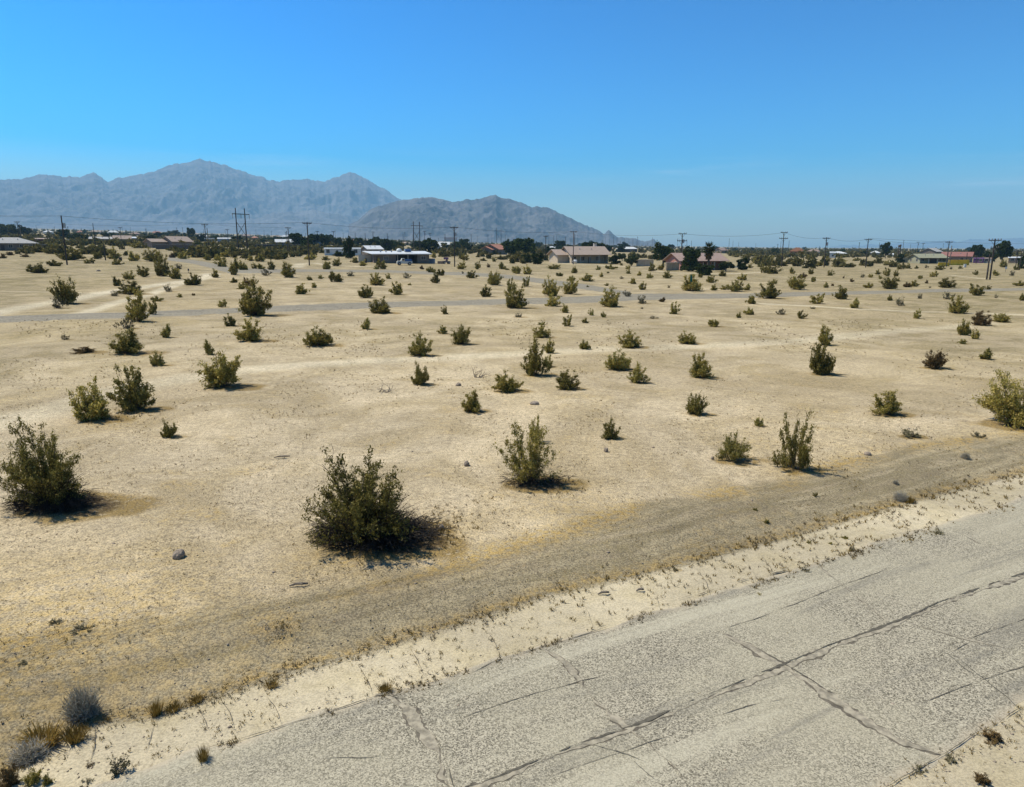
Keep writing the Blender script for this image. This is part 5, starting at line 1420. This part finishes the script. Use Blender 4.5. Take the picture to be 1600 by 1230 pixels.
# ---------------------------------------------------------------- poles
def pole(px, yt, yb, kind, label, group=None, lean=0., mat='pole', dist=None, thin=1.):
    p = on_ray(px, dist) if dist else at(px, yb)
    s = px_size(p); rg = math.hypot(p.x, p.y)
    # height so that the top meets the photo row yt
    d = ray(px, yt); H = HCAM + d.z / math.hypot(d.x, d.y) * rg - p.z
    if kind == 'far':
        m = MB(); m.tube([(0, 0, -.3), (0, 0, H)], [.17 * thin, .13 * thin], 6); w = 1.0
        m.box(-w, w, -.06, .06, H - .7, H - .55)
        o = m.build('utility_pole', M[mat]); o.location = p; o.rotation_euler = (0, lean, -math.atan2(p.x, p.y) + .6)
        tag(o, label, 'pole', group); return p + Vector((0, 0, H))
    root = empty('utility_pole', p, -math.atan2(p.x, p.y), label, 'pole', group)
    root.rotation_euler = (0, lean, -math.atan2(p.x, p.y))
    MB().tube([(0, 0, -.3), (0, 0, H * .5), (0, 0, H)], [.17, .15, .12], 10).build('post', M[mat], root)
    def arm(z, w, rot=0.):
        m = MB(); mt = Matrix.Rotation(rot, 4, 'Z')
        m.box(-w, w, -.24, -.10, z - .09, z + .09, mt); a = m.build('crossarm', M[mat], root)
        for x in (-w * .92, -w * .45, w * .45, w * .92):
            q = mt @ Vector((x, -.17, z + .09)); MB().tube([q, q + Vector((0, 0, .1)), q + Vector((0, 0, .28))], [.03, .09, .05], 8).build('insulator', M['ceramic'], a)
        q0 = mt @ Vector((0, -.12, z - 1.)); 
        for sx in (-1, 1): MB().tube([q0, mt @ Vector((sx * w * .6, -.17, z - .1))], .03, 5).build('brace', M[mat], root)
    if 'T' in kind: arm(H - .35, 1.1, .0)
    if 't' in kind: arm(H - 1.9, 1.1, .9)
    if 'Y' in kind: arm(H - .1, 1.2, .5); arm(H - 2.0, 1.35, .0)
    if 'x' in kind: MB().tube([(.38, 0, H - 2.6), (.38, 0, H - 1.6)], .25, 12).build('transformer', M['metal_grey'], root)
    if 's' in kind:
        MB().tube([(0, 0, H - .1), (.7, 0, H + .15), (1.4, 0, H + .1)], .05, 6).build('lamp_arm', M['metal_grey'], root)
    return p + Vector((0, 0, H))
G1 = 'wooden utility poles across the plain'
T = {}
T[105] = pole(105, 337, 414, 'x', 'tallest bare wooden pole, without crossarm, at the left of the plain', G1)
T[31] = pole(31.5, 346, 384, 'T', 'wooden pole with crossarm standing over the pale-roofed house', G1)
pole(35, 352, 384, '', 'thin bare pole just right of the crossarm pole at the pale-roofed house', G1, mat='polelight')
pole(149.5, 349, 388, '', 'bare pole with pale lower end near the long dark low house', G1)
pole(165, 382, 407, '', 'short thick dark post by the small black box', G1)
pole(190, 355, 380, 'T', 'thin pole above the low tan-roofed house', G1)
T[323] = pole(323.5, 350, 396, 'T', 'crossarm pole in front of the small white canopy', G1)
pole(326.5, 356, 393, '', 'bare pole almost touching the one by the white canopy', G1)
pole(357, 358, 384, 'TT', 'small far pole with double crossarm left of the H-frame', G1)
T[452] = pole(452.5, 355, 397, 'T', 'crossarm pole before the patchwork-roofed house, taller of a pair', G1)
pole(450, 361, 396, '', 'shorter bare pole of the pair at the patchwork-roofed house', G1)
T[483] = pole(483.5, 347, 415, 'T', 'tall pole with short crossarm rising from the sandy loop', G1)
pole(497, 361, 388, 'T', 'pole top behind the first dark tree of the town', G1)
pole(521.5, 361, 390, 'T', 'leaning thin pole between two dark trees', G1, lean=.03)
pole(571.5, 364, 390, '', 'bare far pole behind the trees of the white mobile home', G1)
pole(584, 362, 388, 'T', 'pale thin pole with crossarm behind the tree belt', G1, mat='polelight')
pole(606, 365, 392, '', 'bare pole above the tree belt left of the tall double poles', G1)
pole(630.5, 366, 392, '', 'second bare pole above the tree belt, nearer the double poles', G1)
pole(664, 361, 392, 'Tx', 'pole with a box on top just right of the double-pole frame', G1)
pole(672.5, 364, 392, 'T', 'thin crossarm pole over the blue-walled far house', G1)
T[710] = pole(710.5, 354, 417, 'Tx', 'tall dark pole with crossarm and transformer right of the carport house', G1)
pole(736.5, 366, 394, 's', 'pole with side arm before the dark tree belt', G1)
pole(762.5, 368, 387, 'T', 'short far pole over the orange roof', G1)
T[852] = pole(852.5, 368, 406, 'T', 'crossarm pole left of the big beige house', G1)
pole(857.5, 370, 392, '', 'thin pole just right of the crossarm pole, left of the big beige house', G1)
pole(865, 369, 393, '', 'first of two thin poles over the small white roof', G1)
pole(869.5, 368, 393, 's', 'second of two thin poles over the small white roof', G1)
T[895] = pole(895.5, 361, 413, 'T', 'reddish crossarm pole in front of the big beige house', G1, mat='polelight')
pole(897.5, 366, 405, '', 'thin twin pole right behind the reddish crossarm pole', G1)
pole(902.5, 368, 388, 'T', 'far crossarm pole above the tan roof of the big beige house', G1)
pole(995.5, 369, 392, 'x', 'far mast with a dark knob on top, alone', G1)
T[1063] = pole(1063.5, 365, 421, 'Yx', 'tall pole with bird-like double crossarm behind the big dark tree', G1)
pole(1072.5, 376, 396, '', 'first small pole stub over the big dark tree', G1)
pole(1079.5, 376, 396, '', 'second small pole stub over the big dark tree', G1)
pole(1144.5, 376, 393, '', 'bare far pole right of the far pink-roofed house', G1)
pole(1153.5, 378, 393, 's', 'faint far pole with side arm right of the bare far pole', G1)
T[1221] = pole(1221, 363, 417, 'Y', 'tall pole with two skewed crossarms against open sky', G1)
pole(1219, 377, 397, '', 'short bare pole just left of the skewed-crossarm pole', G1)
pole(1231.5, 376, 398, 's', 'thin pole with side arm beside the rust-brown house', G1)
T[1287] = pole(1287.5, 371, 418, 'Tx', 'pole with small crossarm and transformer left of the wide white roof', G1)
pole(1291.5, 378, 398, '', 'short pole just right of the transformer pole', G1)
pole(1280, 384, 396, '', 'thin bare pole left of the transformer pole', G1)
T[1352] = pole(1352.5, 373, 418, 'T', 'clean T-shaped pole left of the lone feathery tree', G1)
pole(1372.5, 379, 398, '', 'bare pole rising left of the feathery crown', G1)
pole(1432.5, 378, 400, 'Tx', 'pole with dark top behind the olive-roofed house, left one', G1)
pole(1440.5, 380, 400, 'T', 'pole behind the olive-roofed house, right one', G1)
T[1478] = pole(1478.5, 377, 417, 'T', 'T-shaped pole before the rose-roofed house', G1)
pole(1483.5, 384, 415, '', 'bare pole with pale foot before the yellow wall', G1, mat='polelight')
pole(1509, 395, 414, '', 'short dark post at the end of the yellow wall', G1)
T[1543] = pole(1546.5, 373, 437, 'Tt', 'tall near pole with two crossarms, right of its shorter twin', G1)
pole(1541.5, 397, 437, '', 'shorter bare twin of the near double-crossarm pole', G1)
pole(1525, 400, 412, '', 'small post in front of the purple hut', G1)
T[1587] = pole(1587, 391, 417, 'T', 'cross-shaped pole near the right edge', G1)
pole(1594, 389, 411, '', 'thin bare pole at the right edge', G1)
pole(1592.5, 403, 422, '', 'short post at the right edge', G1)
def hframe(xa, xb, yt, yb, label):
    a = at(xa, yb); b = at(xb, yb); s = px_size(a); rg = math.hypot(a.x, a.y)
    d = ray(xa, yt); H = HCAM + d.z / math.hypot(d.x, d.y) * rg - a.z
    dv = b - a; w = math.hypot(dv.x, dv.y)
    root = empty('transmission_tower', a, math.atan2(dv.y, dv.x), label, 'pylon')
    for x in (0, w): MB().tube([(x, 0, -.3), (x, 0, H)], [.24, .17], 10).build('post', M['pole'], root)
    zc = H * .87
    MB().box(-w * .45, w * 1.45, -.36, -.24, zc - .12, zc + .12).build('crossarm', M['pole'], root)
    for q in (-.42, .5, 1.42): MB().tube([(w * q, -.3, zc - .12), (w * q, -.3, zc - H * .1)], .08, 8).build('insulator_string', M['ceramic'], root)
    for (p0, p1) in (((0, .3, H * .72), (w, .3, H * .42)), ((w, -.3, H * .72), (0, -.3, H * .42))): MB().tube([p0, p1], .09, 6).build('cross_brace', M['pole'], root)
    return a + Vector((0, 0, zc))
hframe(373, 387, 325, 397, 'tallest two-legged H-frame pylon with an X brace, on the left')
hframe(647, 656.5, 346, 396, 'middle two-legged H-frame pylon rising over the carport house')
hframe(776, 783, 356, 388, 'smallest two-legged H-frame pylon over the orange-roofed house')
# hair-thin far poles on the skyline
rp = random.Random(21)
far_x = [12,48,60,91,118,138,158,176,205,219,231,254,268,286,300,309,340,372,398,404,409,418,430,441,462,470,478,492,505,513,530,536,548,556,566,592,615,640,652,690,700,722,748,770,790,800,815,826,842,880,888,912,918,926,935,940,946,952,957,962,968,975,981,986,990,1003,1010,1017,1048,1090,1125,1165,1198,1320,1386,1397,1446]
FLB = rank_labels(far_x, 'hair-thin far pole')
for fi, x in enumerate(far_x):
    d = rp.uniform(650, 1500); hz = 388 - 1000 * float(base_z((x - 800) / F * 1000, 1000)) / 1000 * F / 1000
    pole(x, hz - rp.uniform(1, 10) * (1 if x > 500 else .7) - 3, 0, 'far', FLB[fi], 'hair-thin far poles on the skyline', dist=d, thin=1.3)

# power lines
def wire(a, b, sag, label, name='power_line', off=(0, 0, 0), r=.028):
    off = Vector(off); P = []
    for i in range(17):
        t = i / 16; q = a.lerp(b, t) + off; q.z -= 4 * sag * t * (1 - t); P.append(q)
    o = MB().tube([p - a for p in P], r, 5).build(name, M['wire']); o.location = a
    tag(o, label, 'power line', 'power lines between the poles')
M['wire'] = simple('wire', (.05, .05, .055), .7)
up = Vector((0, 0, .0))
leftoff = on_ray(-260, 175) + Vector((0, 0, 12.5))
chain = [(leftoff, 'the left edge'), (T[105], 'tallest bare pole'), (T[483], 'sandy-loop pole'), (T[710], 'carport-side pole'), (T[895], 'reddish pole at the beige house'), (T[1063], 'pole behind the big dark tree'), (T[1221], 'skewed-crossarm pole'), (T[1287], 'small transformer pole'), (T[1352], 'clean T-shaped pole'), (T[1478], 'rose-roof pole')]
for (a, na_), (b, nb_) in zip(chain[:-1], chain[1:]):
    wire(a, b, .9, 'power line from %s to %s' % (na_, nb_), off=(0, -.3, -.1))
wire(T[1352], on_ray(1700, 330) + Vector((0, 0, 9)), 1.2, 'power line running past the rose roof toward the right edge', off=(0, 0, .1))
wire(T[323], T[452], .5, 'short power line between the white-canopy pole and the patchwork-roof pole')
wire(T[31], T[323], 1.2, 'low power line from the pale-roofed house to the white-canopy pole')
wire(T[852], T[895], .4, 'short power line left of the big beige house')

# ---------------------------------------------------------------- trees
def tree_arrays(seed, n, leaf, kind='round'):
    rng = np.random.default_rng(seed)
    nb = 26; C = []
    cen = rng.normal(size=(nb, 3)); cen /= np.linalg.norm(cen, axis=1, keepdims=True); cen *= rng.uniform(.35, 1, size=(nb, 1))
    cen = cen * [.38, .38, .36] + [0, 0, .54]
    if kind == 'full': cen = cen * [1, 1, 1.25] + [0, 0, -.20]; cen[:, 2] = np.abs(cen[:, 2]); cen[::3, 2] *= .4
    for c in cen:
        m = int(n / nb * rng.uniform(.5, 1.5)); q = rng.normal(size=(m, 3)); q /= np.linalg.norm(q, axis=1, keepdims=True); q *= rng.uniform(.3, 1, size=(m, 1)) ** .5
        C.append(c + q * rng.uniform(.08, .17) * np.array([1, 1, .85]))
    C = np.vstack(C); C = C[C[:, 2] > .03]
    LV, LF = leaf_quads(rng, C, leaf, 1.5, .2)
    paths = [np.array([[0, 0, -.02], [.01, 0, .25], [0, .01, .5]])]; rads = [(.035, .02)]
    for c in cen[:12]: paths.append(np.array([[0, 0, rng.uniform(.15, .4)], c * [.5, .5, .8], c])); rads.append((.016, .006))
    SV, SF = tubes(paths, rads, 6)
    return LV, LF, SV, SF
TR = [two_part('tree', tree_arrays(500 + i, 3600, .052, 'full' if i % 2 else 'round'), M['tree'], M['bark']) for i in range(4)]
TRs = [one_part('tree_small', tree_arrays(520 + i, 900, .10, 'full' if i % 2 else 'round'), M['tree'], M['bark']) for i in range(3)]
TREES = [ # x, base, w, h, kind (f full, r round, o olive), label
(14,371,32,22,'o','broad green tree behind the pale-roofed house, left one'),(40,371,18,21,'o','lighter feathery tree behind the pale-roofed house, right one'),
(128,379,26,17,'f','bushy dark tree between the white pickup and the long dark low house'),(176,371,10,8,'f',None),(200,372,11,7,'f',None),
(236,380,20,14,'f','dark clump left of the brown gabled house'),(249,373,14,11,'r',None),(263,371,14,11,'r','round dark crown over the brown gabled house, left of two'),(274,371,13,12,'r','round dark crown over the brown gabled house, right of two'),
(288,373,13,10,'r',None),(300,375,14,20,'r','tall shaggy tree at the right end of the brown gabled house'),(316,378,15,14,'f','dark tree above the small white canopy'),(310,388,22,10,'f','dark shrubbery at the right end of the brown block wall'),
(336,377,14,11,'r',None),(352,378,14,8,'f',None),(371,381,18,14,'f','dark bushy tree between the legs of the H-frame'),(418,378,16,9,'f',None),(434,379,26,11,'f','long green tree clump over the patchwork roofs'),(452,377,18,10,'f',None),
(493,380,10,13,'r','small dark tree left of the big dark tree pair'),(507,388,20,27,'f','tall dark tree behind the white mobile home, leftmost'),(529,388,19,19,'f','dark tree just left of the tree hiding the mobile home'),
(545,404,17,42,'f','tall dark tree hiding the middle of the white mobile home'),(531,401,20,9,'f','low dark hedge at the foot of the white mobile home'),(562,386,18,16,'f','dark tree over the right end of the mobile home'),(577,385,14,12,'f',None),(588,385,15,16,'r','roundish tree over the small white-gabled house'),
(606,392,18,21,'f','dark tree behind the flat carport roof, left'),(621,392,20,18,'f','dark tree behind the flat carport roof, right'),(674,386,10,8,'f',None),(716,393,18,18,'f','dark tree right of the tall transformer pole'),(731,394,18,16,'f','dark tree in the middle of the belt left of the orange roof'),(745,394,14,11,'f','low tree just left of the orange roof'),
(794,392,14,20,'r','dark conical tree right of the orange roof'),(803,387,7,10,'f',None),(818,389,13,16,'f','dark pine-like tree, first of three'),(829,389,12,17,'f','dark pine-like tree, second of three'),(841,389,12,13,'f','dark pine-like tree, third of three'),
(822,411,20,17,'f','dark leafy thicket left of the beige house, left part'),(840,413,20,20,'f','dark leafy thicket left of the beige house, right part'),(878,390,13,12,'r',None),(889,389,11,8,'f',None),(908,386,10,6,'r',None),(926,388,18,13,'r','round bright green crown over the ridge of the beige house'),
(947,396,18,17,'f','dark tree hugging the right end of the beige roof'),(974,391,17,14,'r','round green tree over the low dark white-roofed house'),(959,413,19,19,'f','shady thicket at the right end of the beige house'),(987,416,20,20,'o','olive thicket left of the sand-coloured wall'),(972,408,16,13,'o','small olive clump behind the sand-coloured wall'),
(1036,414,32,38,'r','big rounded dark green tree left of the pink house'),(1077,424,33,46,'f','very dark tall tree in front of the pink house'),(1100,430,28,20,'f','dark low bush at the foot of the palm'),(1134,424,26,16,'o','bright leafy bush at the right end of the pink house'),(1160,422,20,21,'f','dusky conical bush right of the pink house'),(1118,391,14,8,'f',None),(1148,393,12,7,'f',None),
(1383,404,17,27,'r','lone feathery tall tree against the sky, right of the T-shaped pole'),(1350,401,14,10,'f',None),(1362,395,3,10,'f','thin pencil cypress left of the lone feathery tree'),(1368,397,3,8,'f',None),(1405,411,13,18,'f','dark shaggy tree under two bare spikes'),(1414,402,9,8,'f',None),(1424,402,8,7,'f',None),
(1512,394,8,8,'f',None),(1525,406,22,25,'r','dark round tree above the purple hut'),(1546,409,20,18,'f','low dark tree between the two big trees near the right edge'),(1565,412,25,38,'r','tallest tree near the right edge with a split crown'),(1596,420,14,23,'f','dark tree cut by the right edge'),
]
nl_ = [i for i, t in enumerate(TREES) if t[5] is None]; nlb = dict(zip(nl_, rank_labels([TREES[i][0] for i in nl_], 'unremarkable dark tree')))
for k, (x, yb, w, h, kd, lb) in enumerate(TREES):
    lb = lb or nlb[k].replace('unremarkable dark', 'small dark' if w < 12.5 else 'dark rounded')
    p = at(x, yb); s = px_size(p); W = w * s * 1.25; H = h * s * 1.06
    if w < 10.5:
        o = link('tree', TRs[k % 3]); o.location = p; o.scale = (W, W, H); o.rotation_euler = (0, 0, k)
        tag(o, lb, 'tree', 'trees among the houses')
    else:
        me = TR[(k * 2 + (1 if kd in 'f' else 0)) % 4] if kd != 'f' else TR[1 + 2 * (k % 2)]
        r_ = empty('tree', p, k * 1.3, lb, 'tree', 'trees among the houses'); r_.scale = (W, W, H)
        a = link('crown', me[0], r_); link('trunk', me[1], r_)
        if kd == 'o': setmat(a, M['tree_olive'])
rn = random.Random(9)
tx = sorted(rn.uniform(0, 1600) for _ in range(60)) + sorted([rn.uniform(470, 1040) for _ in range(46)]); TTL = rank_labels(tx, 'tiny far tree')
for i in range(106):
    x = tx[i]; d = rn.uniform(450, 1500) if i < 60 else rn.uniform(330, 700)
    if x > 1000: d = rn.uniform(600, 1600)
    p = on_ray(x, d); s = px_size(p)
    o = link('tree', TRs[i % 3]); o.location = p; w = rn.uniform(4, 8) * (1.3 if i >= 60 else 1); o.scale = (w * 1.3, w * 1.3, w); o.rotation_euler = (0, 0, i)
    tag(o, TTL[i], 'tree', 'tiny far trees of the town')
def palm(px, yb, yt, label):
    p = at(px, yb); rg = math.hypot(p.x, p.y); d = ray(px, yt); H = HCAM + d.z / math.hypot(d.x, d.y) * rg - p.z
    root = empty('palm_tree', p, 0, label, 'palm')
    MB().tube([(0, 0, 0), (.05, 0, H * .4), (0, 0, H * .72)], [.38, .30, .26], 10).build('trunk', M['bark'], root)
    rng = np.random.default_rng(2); hub = np.array([0, 0, H * .74]); V = []; Fq = []; k = 0
    for i in range(90):
        a = rng.uniform(0, 6.28); el = rng.uniform(-1.1, 1.4); L = rng.uniform(1.3, 2.3) * (1.15 if el > .6 else 1)
        dr = np.array([math.cos(a) * math.cos(el), math.sin(a) * math.cos(el), math.sin(el)]); side = np.cross(dr, [0, 0, 1]); side /= np.linalg.norm(side) + 1e-6
        for q in range(9):
            f = (q - 4) / 4 * .75; dd = dr * math.cos(f) + side * math.sin(f)
            P0 = hub + dr * L * .35; P1 = P0 + dd * L * .65 - np.array([0, 0, .25 * L * abs(f)]); wv = np.cross(dd, dr + .1) * .12 + side * .03
            V += [P0 - wv * .4, P0 + wv * .4, P1 * .5 + P0 * .5 + wv, P1]; Fq.append([k, k + 1, k + 2, k + 3]); k += 4
    link('fronds', npmesh('fronds', V, Fq, M['tree']), root)
    rng = np.random.default_rng(4); n = 260; a = rng.uniform(0, 6.28, n); z = H * rng.uniform(.42, .74, n); r = rng.uniform(.3, .75, n)
    C = np.stack([np.cos(a) * r, np.sin(a) * r, z], -1); link('dead_skirt', npmesh('skirt', *leaf_quads(rng, C, .35, 2.6, 1.5), M['rust']), root)
palm(1106, 424, 377, 'fan palm with a shaggy skirt in front of the pink roof')
def spike(px, yb, yt, label, r=.35):
    p = at(px, yb); rg = math.hypot(p.x, p.y); d = ray(px, yt); H = HCAM + d.z / math.hypot(d.x, d.y) * rg - p.z
    root = empty('bare_palm', p, 0, label, 'dead palm')
    MB().tube([(0, 0, 0), (.1, 0, H * .5), (0, 0, H)], [r, r * .8, r * .5], 8).build('trunk', M['bark'], root)
    MB().ball((0, 0, H * .93), r * 1.1, 8, 1.6).build('stub', M['bark'], root)
spike(1402, 410, 383, 'tall bare dead trunk, left of two spikes'); spike(1404.5, 410, 382, 'tall bare dead trunk, right of two spikes')
# small white canopy
p = at(322, 392); s = px_size(p); r_ = empty('canopy', p, .1, 'small white flat canopy among dark trees behind the twin poles', 'canopy')
hz = 18 * s
MB().box(-5.5 * s, 5.5 * s, 4, 8, hz, hz + .5).build('canopy_top', WWHITE, r_)
for a, b in ((-5, 4.1), (5, 4.1), (-5, 7.9), (5, 7.9)): MB().tube([(a * s, b, 0), (a * s, b, hz)], .06, 6).build('leg', M['metal_grey'], r_)

# ---------------------------------------------------------------- haze
bm = bmesh.new(); bmesh.ops.create_cube(bm, size=2)
zmax = max((o.matrix_world @ Vector(c)).z if False else max(v.co.z for v in o.data.vertices) for o in bpy.data.objects if o.type == 'MESH' and o.name.split('.')[0] in ('mountain', 'far_mountain', 'foothill', 'distant_ridge') for c in [(0, 0, 0)])
zmin = min(min(v.co.z for v in o.data.vertices) for o in bpy.data.objects if o.type == 'MESH' and o.name.split('.')[0] in ('mountain', 'far_mountain', 'foothill', 'distant_ridge', 'ground'))
E = 18500
for v in bm.verts: v.co = Vector((v.co.x * E, v.co.y * E, (zmin - 1) if v.co.z < 0 else zmax + 30))
me = bpy.data.meshes.new('haze'); bm.to_mesh(me); bm.free()
hm = bpy.data.materials.new('haze_air'); hm.use_nodes = True; ht = hm.node_tree; ht.nodes.clear()
ho = ht.nodes.new('ShaderNodeOutputMaterial'); hv = ht.nodes.new('ShaderNodeVolumePrincipled')
hv.inputs['Color'].default_value = (.42, .77, 1., 1); hv.inputs['Density'].default_value = 9.5e-5; hv.inputs['Anisotropy'].default_value = .0
ht.links.new(hv.outputs[0], ho.inputs['Volume']); me.materials.append(hm)
tag(link('haze', me), kind='stuff')
print('objects', len(bpy.data.objects), 'zmax', zmax)
